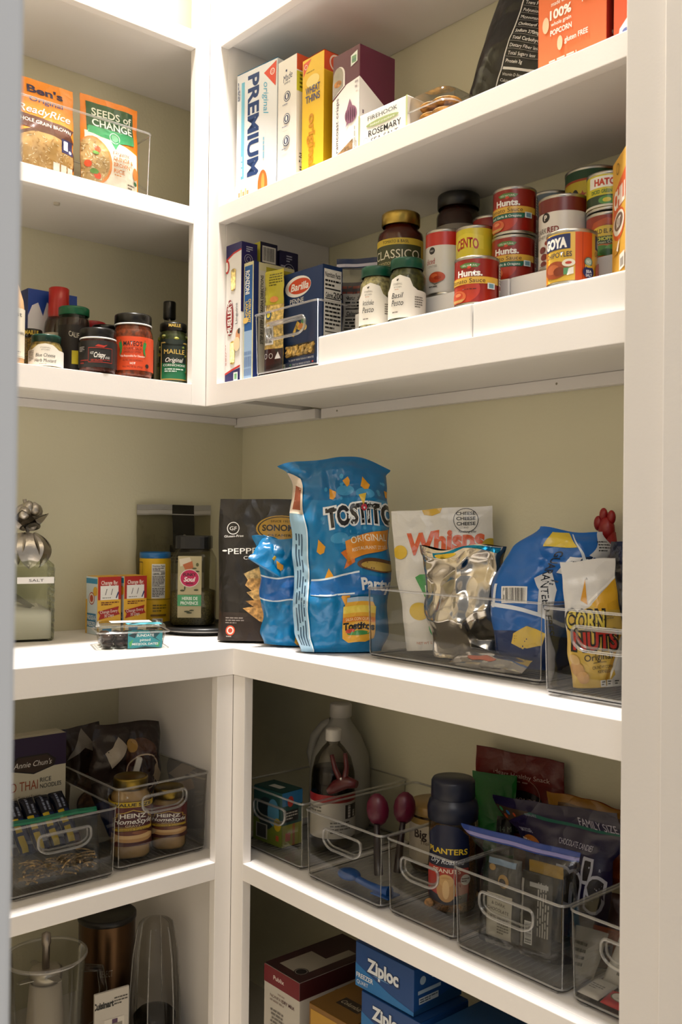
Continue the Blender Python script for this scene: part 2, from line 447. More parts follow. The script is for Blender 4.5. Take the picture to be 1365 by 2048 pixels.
def rrect(w, d, r, n=5, ox=0, oy=0):
    out = []
    for cx, cy, a0 in ((w - r, r, -90), (w - r, d - r, 0), (r, d - r, 90), (r, r, 180)):
        for i in range(n + 1):
            a = R(a0 + 90 * i / n); out.append((ox + cx + r * cos(a), oy + cy + r * sin(a)))
    return out
def clear_bin(label, loc, rot, w, d, h, handle=True, group='clear storage bins', hw=.5, rec=True):
    """origin at the front-left-bottom corner"""
    t = thing('clear_storage_bin', label, 'bin', loc, rot, group)
    pane, edge = M('fbfbfa', 'pane'), M('ffffff', 'clear'); fl = .003
    ring = lambda e, z: [(x - (w / 2 - x) / w * 2 * e, y - (d / 2 - y) / d * 2 * e, z) for x, y in rrect(w, d, .012)]
    g = G(); g.grid([ring(-.002, .006), ring(0, .012), ring(fl * .5, h * .6), ring(fl, h - .004), ring(fl, h)], pane, closed_u=True); g.obj('wall_panels', t)
    g = G(); g.slab([(x, y) for x, y, z in ring(-.0025, 0)], .0045, .0075, pane)
    for i in range(1, int(w / .011)):
        g.box(i * .011, .012, .0075, i * .011 + .0006, d - .012, .0080, M('a09e98', 'plastic'), bev=0)
    g.obj('base', t)
    G().tube(ring(fl + .0006, h), .0021, edge, closed=True).obj('rim', t)
    g = G(); g.tube(ring(-.001, .0078), .0017, edge, closed=True); g.grid([ring(-.0014, .0042), ring(-.0014, .0066)], M('4c4a4c', 'pane'), closed_u=True); g.obj('base_edge', t)  # tinted strip: refracted dark line under the clear edge, put into the colour
    for x in (.0034, w - .0034): G().tube([(x, .0034, .008), (x - fl * .9 * (1 if x < w / 2 else -1), .0034 - fl * .9, h)], .0009, edge, n=6).obj('corner_edge', t)
    for x in (.012, w - .024):
        for y in (.004, d - .014): G().box(x, y, 0, x + .012, y + .01, .0045, edge, bev=.001).obj('foot', t)
    if handle:
        a = w * hw / 2; zt, hh = h - .022, .034; cx = w / 2; pts = []
        def D(k, y):
            q = []
            for s in range(7): A = R(90 - 15 * s); q.append((cx + a - .009 + (.009 - k) * cos(A), zt - .009 + (.009 - k) * sin(A)))
            for s in range(9): A = R(-90 * s / 8); q.append((cx + a - .026 + (.026 - k) * cos(A), zt - hh + .018 + (.018 - k) * sin(A)))
            r_ = [(2 * cx - x, z) for x, z in reversed(q)]
            return [(x, y, z) for x, z in q + r_]
        yf = -fl * (zt - .015) / h + .0
        g = G(); g.tube(D(0, yf), .0023, edge, closed=True); g.tube(D(.0045, yf + .006), .0018, edge, closed=True)
        g.grid([D(0, yf), D(.0045, yf + .006)], pane, closed_u=True); g.obj('handle', t)
    return t
def lump(g, n, box, r, mat, seed=1, sx=1, sy=1, sz=1, jit=.3):
    rnd = random.Random(seed)
    for i in range(n):
        c = [rnd.uniform(box[k], box[k + 3]) for k in range(3)]
        q = Matrix.Rotation(rnd.uniform(0, 6.3), 3, 'Z') @ Matrix.Rotation(rnd.uniform(-.7, .7), 3, 'X')
        g.ball(c, r * rnd.uniform(.8, 1.2), mat, sx, sy, sz, seg=9, jit=jit, seed=seed * 50 + i, rot=q)

# ================================================================ the room
S1, S2, S3, CT, LS, BS = 2.1795, 1.8075, 1.4359, .9006, .4894, .09
WALL = M('e0dabb', 'wall'); PAINT = M('f0ebe6', 'paint'); TRIM = M('e2dcd6', 'paint')
def wallbox(name, x0, y0, z0, x1, y1, z1, m=WALL, bev=0):
    return struct(name, G().box(x0, y0, z0, x1, y1, z1, m, bev=bev, seg=2))
wallbox('wall_left', -.1, -2.0, 0, 0, .1, 3.35)
wallbox('wall_right', 0, 0, 0, 1.5, .1, 3.35)
HALL = M('e4dccb', 'wall')
wallbox('wall_near', 0, -2.1, 0, 1.5, -2.0, 3.35, HALL)
g = G(); g.box(1.425, -.37, 0, 1.495, 0, 3.35, HALL, bev=0); g.box(1.40, -2.0, 0, 1.495, -1.222, 3.35, HALL, bev=0)
g.box(1.40, -1.2, 2.1, 1.495, -.37, 3.35, HALL, bev=0); struct('wall_front', g)
wallbox('floor', -.1, -3.2, -.05, 3.4, .1, 0, M('d6ccb9', 'paint'))
wallbox('ceiling', -.1, -3.2, 3.35, 3.4, .1, 3.4, M('efebe4', 'wall'))
# door lining on the right: bead, jamb and stop
g = G()
g.box(1.356, -.3905, 0, 1.50, -.362, 2.1, TRIM, bev=.0015, seg=2)
g.box(1.356, -.362, 0, 1.425, -.345, 2.1, TRIM, bev=.001)

g.box(1.412, -.398, 0, 1.46, -.3895, 2.1, TRIM, bev=.002, seg=2)
struct('trim_1', g)
g = G(); g.box(1.385, -1.27, 0, 1.50, -1.2055, 2.1, M('eceded', 'paint'), bev=.003, seg=2); struct('trim_2', g)
wallbox('trim_3', 1.385, -1.2085, 2.07, 1.50, -.39, 2.1, TRIM, .002)
wallbox('baseboard_front', 1.495, -1.9, 0, 1.51, -1.27, .11, TRIM, .002)

def unit(name, label):
    return thing(name, label, 'shelving', (0, 0, 0))
FT = .019
def left_unit():
    t = unit('upper_shelf_unit', 'white painted face-framed upper shelves on the left wall, holding jars and rice pouches')
    for z, fz in ((S1, .0367), (S2, .0353), (S3, .0445)):
        G().box(.0005, -1.9, z - .027, .2954 - FT, -.0005, z, PAINT, bev=.001).obj('shelf', t)
        G().box(.2954 - FT, -1.9, z - fz, .2954, -.3401, z, PAINT, bev=.0012, seg=2).obj('rail', t)
    G().box(.2954 - FT, -.34, S3 - .0445, .2954, -.30505, 3.345, PAINT, bev=.0012, seg=2).obj('stile', t)
    G().box(.0005, -1.9, S3 - .045, .018, -.032, S3 - .0275, PAINT, bev=.001).obj('cleat', t)
    g = G(); g.lathe([(0, -.004), (.006, -.004), (.0065, 0)], M('c9c0ae', 'plastic'), n=12, c=(.2, -.60)); o = g.obj('screw_cap', t); o.location.z = S2 - .0272
    g = G(); g.lathe([(0, -.002), (.004, -.002), (.0045, 0)], M('c9c0ae', 'plastic'), n=12, c=(.235, -.555)); o = g.obj('screw_cap', t); o.location.z = S3 - .0272
left_unit()
def right_unit():
    t = unit('upper_shelf_unit', 'white painted face-framed upper shelves on the right wall, holding cartons, pasta and cans')
    for z, fz in ((S1, .0367), (S2, .0353), (S3, .0445)):
        G().box(.3365, -.305 + FT, z - .027, 1.424, -.0005, z, PAINT, bev=.001).obj('shelf', t)
        G().box(.3361, -.305, z - fz, 1.355, -.305 + FT, z, PAINT, bev=.0012, seg=2).obj('rail', t)
    G().box(.29545, -.305, S3 - .0445, .336, -.305 + FT, 3.345, PAINT, bev=.0012, seg=2).obj('stile', t)
    G().box(.322, -.305 + FT, S3 + .0002, .336, -.0005, 3.345, PAINT, bev=.001).obj('side_panel', t)
    g = G(); g.box(.005, -.03, 1.386, .326, -.0005, 1.4085, PAINT, bev=.001); g.obj('cleat', t)
    g = G(); g.box(.333, -.018, 1.386, 1.42, -.0005, 1.4085, PAINT, bev=.001); g.obj('cleat', t)
    for x in (.39, .985):
        g = G(); g.ball((x, -.0185, 1.399), .0022, M('8d8672', 'plastic'), sy=.4, seg=8); g.obj('nail_hole', t)
right_unit()
# worktop: one L-shaped slab
g = G()
g.slab([(.0005, -1.9), (.4617, -1.9), (.4617, -.3412), (1.42, -.3412), (1.42, -.0005), (.0005, -.0005)], CT - .0523, CT, PAINT, bev=.0012)
o = g.obj('worktop'); tag(o, 'thick white L-shaped worktop running along both walls at waist height', 'worktop')
def low_left():
    t = unit('lower_shelf_unit', 'white painted lower shelves under the left worktop, holding clear bins and blender parts')
    G().box(.0005, -1.9, LS - .03, .4617 - FT - .002, -.3425, LS, PAINT, bev=.001).obj('shelf', t)
    G().box(.4617 - FT - .002, -1.9, LS - .0328, .4597, -.3771, LS, PAINT, bev=.0012, seg=2).obj('rail', t)
    G().box(.4597 - FT, -.377, .02, .4597, -.33945, CT - .0525, PAINT, bev=.0012, seg=2).obj('stile', t)
    G().box(.0005, -.3425, .02, .4597 - FT, -.329, CT - .0525, PAINT, bev=.001).obj('side_panel', t)
    G().box(.0005, -1.9, BS - .03, .4597, -.3395, BS, PAINT, bev=.001).obj('bottom_shelf', t)
low_left()
def low_right():
    t = unit('lower_shelf_unit', 'white painted lower shelves under the right worktop, holding a row of clear bins')
    G().box(.35, -.3392 + FT, LS - .03, 1.424, -.0005, LS, PAINT, bev=.001).obj('shelf', t)
    G().box(.4986, -.3392, LS - .0328, 1.355, -.3392 + FT, LS, PAINT, bev=.0012, seg=2).obj('rail', t)
    G().box(.45975, -.3394, .02, .4985, -.3392 + FT, CT - .0525, PAINT, bev=.0012, seg=2).obj('stile', t)
    G().box(.4599, -.3392, BS - .03, 1.424, -.0005, BS, PAINT, bev=.001).obj('bottom_shelf', t)
low_right()
def riser(x, w, label):
    t = thing('tiered_shelf_riser', label, 'riser', (x, -.295, S3), 0, 'white stepped risers')
    m = M('efece8', 'gloss')
    for k, (y0, y1, h) in enumerate(((0, .09, .0545), (.09, .185, .1095), (.185, .283, .1645))):
        G().box(0, y0, 0, w, y1, h, m, bev=.0035, seg=3).obj('tier', t)
riser(.6545, .3725, 'white stepped shelf riser under the pesto jars and front tomato sauce can')
riser(1.029, .385, 'white stepped shelf riser under the chipotle can, beans and chili kit')

# ================================================================ art helpers
def Tx(s, x, y, h, c, **o): return ('t', s, x, y, h, c, o)
def nutri(x0, y0, x1, y1, bg='e9e6df', c='1a1a1a', title=True):
    w, h = x1 - x0, y1 - y0
    a = [('r', x0, y0, x1, y1, bg)]
    if title: a.append(Tx('Nutrition Facts', x0 + w / 2, y1 - h * .055, h * .055, c, w=w * .88, b=.02))
    a += [('l', x0 + w * .06, y1 - h * .19, x1 - w * .06, y1 - h * .1, 2, c), ('r', x0 + w * .06, y1 - h * .215, x1 - w * .06, y1 - h * .2, c),
          Tx('Calories', x0 + w * .3, y1 - h * .27, h * .05, c, w=w * .42, b=.02), Tx('200', x0 + w * .8, y1 - h * .265, h * .065, c, b=.02), ('r', x0 + w * .06, y1 - h * .315, x1 - w * .06, y1 - h * .305, c),
          ('l', x0 + w * .06, y0 + h * .36, x1 - w * .06, y1 - h * .34, 7, c), ('r', x0 + w * .06, y0 + h * .335, x1 - w * .06, y0 + h * .345, c), ('l', x0 + w * .06, y0 + h * .04, x1 - w * .06, y0 + h * .31, 6, c)]
    return a
def fc(x, y, dv=0): return math.degrees(math.atan2(2.0 - x, 1.41 + y)) + dv
WH, BK = 'f3f0ea', '121212'

# ================================================================ top shelf of all (only a sliver shows)
carton('pale_carton', 'pale grey carton standing on the topmost right shelf beside the corner post', 'carton', (.352, -.262, S1), 0, .05, .16, .25, 'dedad6', front=[('r', .86, 0, .9, 1, '8d8a88')])
carton('white_carton', 'white carton just right of the pale carton on the topmost shelf', 'carton', (.408, -.255, S1), 0, .1, .14, .22, 'ece8e4', front=[('l', .2, .05, .8, .12, 2, '8a8684')])

# ================================================================ upper right: cracker shelf
carton('cracker_box', 'tall white saltine box with big navy upright lettering, nearest the corner post', 'carton', (.350, -.272, S2), 6, .124, .1, .278, 'eef1f4',
  front=[('r', .12, .2, .2, .93, '7fcbe6'), Tx('PREMIUM', .43, .58, .27, '1f3f76', rot=-90, w=.76, b=.035), Tx('original', .74, .74, .13, '58b6d8', rot=-90, w=.24, sh=.3),
         ('p', [(.68, .93), (.98, .985), (.96, .80)], 'e2492c'), ('o', .885, .915, .055, .014, 'fbe9e2'), Tx('O', .885, .915, .022, 'fbe9e2'),
         ('lv', .03, .8, .09, .95, 2, '30487a'), ('lv', .66, .30, .72, .56, 1, '8cc4dc'), ('lv', .13, .22, .18, .5, 1, 'f4fafc'), ('r', 0, 0, 1, .16, 'c3dcef'),
         ('e', .67, .1, .2, .13, 'f6f4ee'), ('e', .68, .1, .12, .115, 'e0702c'), ('e', .69, .12, .04, .07, 'f0a04c')] + [('r', .08 + i * .055, .0, .12 + i * .055, .1 + .02 * (i % 2), ('c99b62', 'e3c18b')[i % 2]) for i in range(5)],
  right=[('r', 0, 0, 1, 1, '3d9ecb'), ('r', 0, 0, .25, 1, 'e9eef2')], top=[('r', 0, 0, 1, 1, '3d9ecb')])
carton('cracker_box', 'slim off-white cracker box with three navy round badges and an orange corner', 'carton', (.480, -.262, S2), 0, .060, .15, .262, 'f0ece5',
  front=[Tx('Made', .52, .86, .055, '25335f', w=.5, sh=.3, rot=8), Tx('SIMPLE', .5, .815, .014, '25335f', w=.32), ('c', .45, .91, .04, '25335f')] +
        sum([[('c', .5, y, .17, '25335f'), ('c', .5, y, .145, WH), ('c', .5, y, .115, '25335f'), ('e', .5, y, .05, .02, WH), ('l', .28, y - .065, .72, y - .05, 1, '8d93a8')] for y in (.71, .54, .37)], []),
  right=[('r', 0, .88, 1, 1, 'd9582f'), ('r', 0, .72, 1, .87, 'd3cf3a'), ('l', .05, .74, .9, .86, 4, '6a6a1c'), Tx('3 Simple', .45, .24, .035, '25282e', w=.8, b=.02), Tx('ingredients', .45, .195, .022, '25282e', w=.8), ('l', .06, .12, .6, .16, 2, '55585e'), ('e', .75, .5, .3, .06, 'd8cf4a')])
carton('cracker_box', 'yellow wheat cracker box with orange corner triangles, third from the post', 'carton', (.553, -.258, S2), 0, .066, .165, .241, 'f0c22c',
  front=[('p', [(.05, .97), (.42, .985), (.05, .86)], 'e0512a'), ('o', .17, .935, .075, .02, 'fbe0d0'), ('l', .2, .875, .85, .89, 1, '9a7a18'), ('e', .5, .80, .3, .05, 'f7dd86'),
         Tx('WHEAT', .5, .735, .06, '2f3f7d', w=.66, b=.015), Tx('THINS', .5, .665, .06, '2f3f7d', w=.66, b=.015), Tx('original', .5, .32, .3, 'ca8a16', rot=-90, w=.44, b=.03), ('r', 0, 0, 1, .02, 'e3b01e')],
  right=[('r', 0, .85, 1, 1, 'e0512a'), ('o', .18, .925, .1, .02, 'fbe0d0'), ('r', 0, 0, 1, .84, 'd9a913')], top=[('r', 0, 0, 1, 1, 'e0512a')])
def raincoast():
    t = thing('crisp_bread_box', 'maroon and white crispbread box with an onion drawing and an arched cut-out', 'carton', (.650, -.262, S2), 0)
    W_, D_, H_ = .075, .089, .212; mar, wh = '5d2338', 'efeae6'
    g = G(); b = M(mar)
    g.box(0, 0, 0, W_, D_, H_, b, bev=.0012, seg=2)
    hole = [(.0, .74)] + [(.24 + .22 * cos(R(a)), .80 + .085 * sin(R(a))) for a in range(170, -1, -17)] + [(.46, .70), (.0, .62)]
    fr = [('p', [(0, 0), (0, .60), (.52, .70), (1, .72), (1, 0)], wh), ('p', hole, 'e9e1dc'), ('p', [(x * .86, .012 + (y) * .985) for x, y in hole], ('8f8578', 'liquid')), ('e', .2, .74, .14, .03, ('b7793a', 'bake')),
          ('p', [(.68, .93), (.92, .955), (.92, .86), (.68, .835)], 'e6ebe4'), ('r', .72, .86, .88, .92, '78a07a'), Tx('NON GMO', .8, .885, .018, '3d5d8c', w=.14, rot=0),
          Tx('raincoast crisps', .18, .37, .11, '3a2730', rot=90, w=.48), ('e', .7, .42, .22, .075, '8d5b74'), ('p', [(.56, .48), (.66, .56), (.78, .475)], '8d5b74'), ('p', [(.52, .32), (.64, .36), (.6, .40)], '8d5b74'),
          ] + [('e', .7 + d, .42, .02, .068 - abs(d) * .2, '5a3046') for d in (-.16, -.09, -.01, .07, .14)] + [
          ('l', .86, .62, .98, .7, 2, '9a8f94'), ('p', [(.02, 0), (.02, .08), (.8, .2), (.8, 0)], ('8a6a44', 'bake')), ('r', .8, 0, 1, .16, 'e6dccd'), ('lv', .84, .01, .95, .3, 2, '9c8d7c')]
    art_on(g, fr, W_, H_, plane_fn((0, 0, 0), (1, 0, 0), (0, 0, 1)))
    rs = [('p', [(0, 0), (0, .72), (1, .47), (1, 0)], wh), ('p', [(0, 0), (0, .15), (1, .1), (1, 0)], mar)] + [('lv', .06 + i * .16, .2, .14 + i * .16, .6 - i * .035, 1, '7b6a72') for i in range(5)]
    art_on(g, rs, D_, H_, plane_fn((W_, 0, 0), (0, 1, 0), (0, 0, 1)))
    g.obj('carton', t)
    g = G()
    for k in range(7): g.ball((.008 + .004 * k, .004 + .001 * (k % 2), H_ * .72 + .003 * (k % 3)), .007, M('a8703a', 'bake'), sx=1.2, sy=.4, sz=.8, seg=8, jit=.3, seed=k)
    for k in range(8): g.ball((.008 + .006 * k, .003, .0105 + .0022 * (k % 3)), .007, M('8a6236', 'bake'), sx=1, sy=.4, sz=.9, seg=8, jit=.3, seed=k)
    g.obj('crispbread_slices', t)
    g = G(); g.box(.002, D_ * .15, H_, W_ - .002, D_ * .95, H_ + .0012, b, bev=.0004); g.obj('lid_flap', t)
raincoast()
def cracker_tray():
    t = thing('cracker_tray', 'clear clamshell tray of round crackers with a white paper sleeve, lying beside the maroon box', 'food tray', (.757, -.286, S2), 1)
    w, d, h = .205, .115, .058
    rows = [[(x - (w / 2 - x) * e, y - (d / 2 - y) * e, z) for x, y in rrect(w, d, .022)] for e, z in ((-.10, .001), (-.06, .004), (-.02, h * .5), (.0, h * .52), (-.05, h * .93), (-.14, h))]
    g = G(); V = g.grid(rows, M('eef0ee', 'pane'), closed_u=True); g.face(rows[-1], M('eef0ee', 'pane')); g.obj('clamshell', t)
    G().tube([(x, y, h * .51) for x, y in rrect(w + .004, d + .004, .024, ox=-.002, oy=-.002)], .0014, M('ffffff', 'clear'), closed=True).obj('rim', t)
    g = G(); g.box(-.003, -.004, .002, .118, d + .004, h + .003, M('eeeae3'), bev=.004, seg=3)
    art_on(g, [('r', 0, 0, .035, 1, 'b4ba86'), ('r', .965, 0, 1, 1, 'b4ba86'), Tx('FIREHOOK', .5, .79, .13, '3c3a36', w=.6), ('e', .5, .57, .33, .09, '9fac72'), Tx('baked crackers', .5, .57, .07, 'f0f0e4', w=.5, sh=.3),
               Tx('ROSEMARY', .55, .32, .19, '1d1c1a', w=.66, b=.01), Tx('SEA SALT', .55, .08, .14, '1d1c1a', w=.55), ('o', .17, .12, .05, .008, '9fa8b4')], .121, h, plane_fn((-.003, -.004, .003), (1, 0, 0), (0, 0, 1)))
    g.obj('paper_sleeve', t)
    g = G()
    for k in range(5):
        for x in (.145, .172): g.lathe([(0, 0), (.024, .0005), (.026, .003), (.024, .0055), (0, .006)], M('c98d3e', 'bake'), n=18, c=(x, .034 + .02 * (k % 2))); bmesh.ops.translate(g.bm, vec=(0, 0, 0), verts=[])
    for j, v in enumerate(list(g.bm.verts)): v.co.z += .003 + .0085 * ((j // 90) // 2)
    g.obj('crackers', t)
cracker_tray()
bag('snack_bag', 'glossy black snack bag with white nutrition text, leaning right against the orange popcorn box', 'bag', (.945, -.10, S2), (0, 20, 20), .21, .29, ((0, .02), (.08, .05), (.4, .075), (.85, .06), (1, .004)), '191817',
    front=[('r', .29, .06, .30, 1, 'd8d6d2')] + [Tx(s, .32, .78 - i * .043, .02, 'efeeea', al='l', b=.012 if bb else 0) for i, (s, bb) in enumerate((('Total Fat 8g', 1), ('   Saturated Fat 1g', 0), ('   Trans Fat 0g', 0), ('   Polyunsaturated', 0), ('   Monounsaturated', 0), ('Cholesterol 0mg', 1), ('Sodium 270mg', 1), ('Total Carbohydrate', 1), ('   Dietary Fiber less', 0), ('   Total Sugars less', 0), ('Protein 3g', 1)))] +
          [('r', .31, .30, 1, .315, 'e6e5e0')] + [Tx(s, .32, .275 - i * .035, .017, 'dddcd8', al='l') for i, s in enumerate(('Vitamin D 0mcg', 'Calcium 0mg', 'Iron 1.1mg', 'Potassium 10mg'))] + [Tx('Not a significant source', .32, .13, .016, 'efeeea', al='l'), ('l', .33, .07, .98, .105, 2, 'cfcec9'), ('o', .13, .06, .05, .01, 'dcdad6')] +
          [('r', .31, .757 - i * .043, 1, .7585 - i * .043, 'a8a6a2') for i in range(10)],
    seed=4, wr=.004, W=((0, .86), (.2, 1), (1, 1)))
carton('popcorn_box', 'large orange popcorn carton on the cracker shelf, in front of the black bag', 'carton', (1.117, -.252, S2), 0, .119, .075, .27, 'e4703c',
  front=[('p', [(.13, .49), (1, .55), (1, 1), (.13, 1)], 'd2b08c'), Tx('REAL', .36, .60, .06, 'f6f2ea', w=.36, b=.03), Tx('INGREDIENTS', .36, .555, .018, 'f6f2ea', w=.34), ('l', .6, .58, .82, .66, 3, '7b5a3e'),
         Tx('made with', .33, .435, .024, 'fbf3ea', w=.26, b=.01), Tx('100%', .34, .375, .052, 'fbf3ea', w=.32, b=.035), Tx('whole grain', .35, .322, .022, 'fbf3ea', w=.3, b=.015), Tx('POPCORN', .35, .275, .03, 'fbf3ea', w=.32, b=.03), ('e', .12, .33, .05, .045, 'f3c9a4'),
         Tx('made with', .80, .475, .02, 'fbf3ea', w=.24, b=.01), Tx('NON-GMO', .82, .43, .03, 'fbf3ea', w=.32, b=.035), Tx('POPCORN', .82, .385, .03, 'fbf3ea', w=.32, b=.035), ('c', .58, .435, .045, 'fbf3ea'),
         ('e', .34, .2, .04, .04, 'f3c9a4'), Tx('gluten FREE', .58, .205, .03, 'fbf3ea', w=.34, b=.015), ('l', .18, .105, .86, .125, 1, 'f6dfce')],
  right=[('r', 0, 0, 1, 1, 'b0281a'), ('e', .55, .58, .25, .06, 'efe4cc'), ('e', .6, .40, .2, .05, 'efe4cc'), ('r', .75, 0, 1, 1, '3a1410'), ('e', .35, .17, .18, .02, 'efe4cc')], left=[('r', 0, 0, 1, 1, 'c85a2c')])
carton('popcorn_box', 'red-orange carton at the right end of the cracker shelf, by the door lining', 'carton', (1.2475, -.252, S2), 0, .10, .09, .27, 'e0572c',
  front=[('p', [(.06, .05), (.1, .135), (.22, .18), (.26, .235), (.31, .23), (.3, .16), (.36, .15), (.36, .05)], 'f0edf2'), ('e', .2, .11, .06, .02, '6a78b4'), ('r', .96, 0, 1, 1, 'c8481f')], left=[('r', 0, 0, 1, 1, '4a1a12')])

# ================================================================ upper right: pasta and cans (shelf S3)
def boxwin(g, w, h, u0, v0, u1, v1, col, dark='4a3a1c', y=-.0002, kind='food'):
    pass
def muellers():
    t = thing('linguine_box', 'tall white linguine box with a red oval brand and rounded windows, nearest the corner post', 'carton', (.338, -.2855, S3), 0)
    w, d, h = .0545, .04, .290; nav = '221c5a'
    g = G(); g.box(0, 0, 0, w, d, h, M('eeebe6'), bev=.001, seg=2)
    def win(v0, v1): return [('p', [(.5 + .16 * cos(R(a)), (v1 - .02 if a <= 180 else v0 + .02) + .02 * sin(R(a))) for a in range(0, 360, 20)], ('d9b868', 'food'))]
    fr = [('p', [(0, .90), (.5, .935), (1, .945), (1, 1), (0, 1)], nav), ('p', [(0, .885), (.5, .925), (1, .938), (1, .95), (.5, .938), (0, .90)], 'c2261d'),
          ('p', [(0, .0), (0, .065), (.5, .085), (1, .10), (1, 0)], nav), ('p', [(0, .06), (.5, .085), (1, .105), (1, .12), (.5, .10), (0, .075)], 'c2261d'), ('e', .08, .845, .14, .05, 'c2261d'), ('e', .05, .845, .1, .035, 'f2eee8')] + win(.66, .82) + win(.13, .30) + [
          ('e', .30, .47, .25, .13, '8e1b1d'), ('o', .3, .47, .02, .01, '8e1b1d'), Tx("MUELLER'S", .29, .47, .27, 'f5efe8', rot=90, w=.235, b=.03), Tx('Linguine', .74, .49, .15, '2b2b3c', rot=90, w=.15),
          ('e', .86, .33, .14, .045, 'e0a070'), ('e', .8, .27, .22, .05, 'f1dcb0'), ('e', .95, .36, .1, .02, '3f3a30'), ('lv', .05, .13, .14, .28, 2, 'b5493a'), ('r', .62, .01, .9, .07, 'e4ece6'), ('r', .68, .02, .84, .06, '74a878')]
    art_on(g, fr, w, h, plane_fn((0, 0, 0), (1, 0, 0), (0, 0, 1)))
    rt = [('r', 0, .50, 1, 1, nav), ('o', .45, .88, .26, .02, 'cfcde0'), ('o', .45, .88, .14, .02, 'cfcde0'), ('l', .3, .93, .7, .975, 3, 'cfcde0'), Tx('Nutrition', .3, .14, .18, '17161c', rot=90, w=.14, b=.02), ('lv', .2, .3, .8, .48, 3, '44424e')]
    art_on(g, rt, d, h, plane_fn((w, 0, 0), (0, 1, 0), (0, 0, 1)))
    g.obj('carton', t)
    for v in (.74, .215):
        g = G()
        for k in range(5): g.tube([(w * (.39 + .055 * k), -.0006, h * (v - .07)), (w * (.39 + .055 * k), -.0006, h * (v + .07))], .0013, M('dcbc6c', 'food'), n=6)
        g.obj('pasta_window', t)
muellers()
carton('lasagna_box', 'slim blue and yellow lasagna box with upright lettering, between the linguine box and clear bin', 'carton', (.396, -.281, S3), 0, .034, .105, .243, 'dcd5a8',
  front=[('r', .1, .02, .9, .97, '1e5a9c'), ('r', .1, .02, .9, .42, '9ab8d8'), Tx('RONZONI', .42, .83, .42, 'f3f3ee', rot=-90, w=.2, b=.03), Tx('OVEN READY', .66, .585, .26, 'e8c84a', rot=-90, w=.2, b=.02), Tx('LASAGNA', .36, .585, .26, 'e8c84a', rot=-90, w=.17, b=.02), ('e', .25, .51, .3, .025, 'e7c26a')] + [('lv', .14 + i * .13, .04, .22 + i * .13, .41, 1, '2c4f86') for i in range(6)],
  right=[('r', 0, 0, .12, 1, '20306a'), ('r', .12, 0, .3, .93, 'dcd6c4'), ('r', .3, .3, 1, .97, 'b9ae2e'), Tx('STEP BY STEP LASAGNA DIRECTIONS', .2, .6, .07, '2a2722', rot=90, w=.58, b=.02), ('l', .62, .72, .95, .95, 9, '5f5a14'), ('l', .36, .5, .9, .9, 6, '7d7720')])
carton('pasta_box', 'dark navy pasta box with a yellow edge and barcode, behind the lasagna box', 'carton', (.344, -.236, S3), 0, .046, .045, .30, 'c9c23a', right=[('r', 0, 0, 1, 1, '1a1838'), ('b', .12, .86, .9, .975)])
carton('pasta_box', 'dark navy pasta box with pale rings, rearmost against the panel behind the lasagna box', 'carton', (.344, -.184, S3), 0, .046, .05, .292, '1d1a44', right=[('o', .5, .86, .3, .02, 'c9c7dc'), ('o', .5, .86, .18, .02, 'c9c7dc'), ('l', .35, .92, .65, .975, 3, 'c9c7dc'), ('l', .05, .8, .3, .9, 4, 'c9c7dc')])
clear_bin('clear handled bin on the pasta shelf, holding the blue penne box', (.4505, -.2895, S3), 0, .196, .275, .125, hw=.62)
def barilla():
    t = thing('penne_box', 'blue penne carton with a red and white oval, standing in the clear bin', 'carton', (.484, -.252, S3 + .0095), 0)
    w, d, h = .131, .05, .196; bl = '12315f'
    g = G(); g.box(0, 0, 0, w, d, h, M(bl), bev=.001, seg=2)
    fr = [('e', .42, .845, .31, .105, 'f2efea'), ('e', .46, .845, .265, .078, 'cf4a26'), Tx('Barilla', .46, .845, .075, 'f6f2ec', w=.43, b=.025, sh=.25), Tx('PENNE', .40, .705, .05, 'ece9e4', w=.33),
          ('p', [(.28, .36), (.42, .50), (.5, .46), (.56, .53), (.62, .44), (.55, .38), (.4, .42), (.34, .34)], ('dfb24a', 'food')), ('e', .57, .49, .06, .03, '4f8a5a'), ('e', .5, .44, .06, .025, 'd98a4e'), ('e', .6, .42, .05, .03, 'e8c878'),
          ('r', .16, .14, .84, .265, ('4a3814', 'food')), Tx('"AL DENTE" PERFECTION IN 11 MINUTES', .52, .11, .018, 'dfe3ea', w=.6, b=.01), Tx("ITALY'S #1 BRAND OF PASTA", .53, .065, .018, 'dfe3ea', w=.42, b=.01), ('r', .25, .057, .29, .072, '3f9a55'), ('r', .78, .057, .82, .072, 'c23a2c'),
          ('l', .42, .02, .6, .045, 2, 'aeb9cc'), ('r', .03, .012, .15, .085, 'dfe8e2'), ('r', .05, .03, .13, .065, '6fae7a'), Tx('NET WT. 1 LB (454 g)', .82, .022, .028, 'e8ebf0', w=.3, b=.015)]
    art_on(g, fr, w, h, plane_fn((0, 0, 0), (1, 0, 0), (0, 0, 1)))
    art_on(g, [('r', .0, 0, .96, 1, bl)] + nutri(.06, .03, .94, .96), d, h, plane_fn((w, 0, 0), (0, 1, 0), (0, 0, 1)))
    g.obj('carton', t)
    g = G(); rnd = random.Random(5)
    for k in range(26):
        x, z = w * rnd.uniform(.21, .79), h * rnd.uniform(.162, .238); a = rnd.uniform(-.9, .9); dx, dz = .011 * cos(a + pi / 4), .011 * sin(a + pi / 4)
        z0 = max(.16 * h, min(.244 * h, z - dz)); z1 = max(.16 * h, min(.244 * h, z + dz))
        g.tube([(max(.17 * w, x - dx), -.0012, z0), (min(.83 * w, x + dx), -.0016, z1)], .0035, M('b9923e', 'food'), n=8)
    g.obj('pasta_window', t)
barilla()
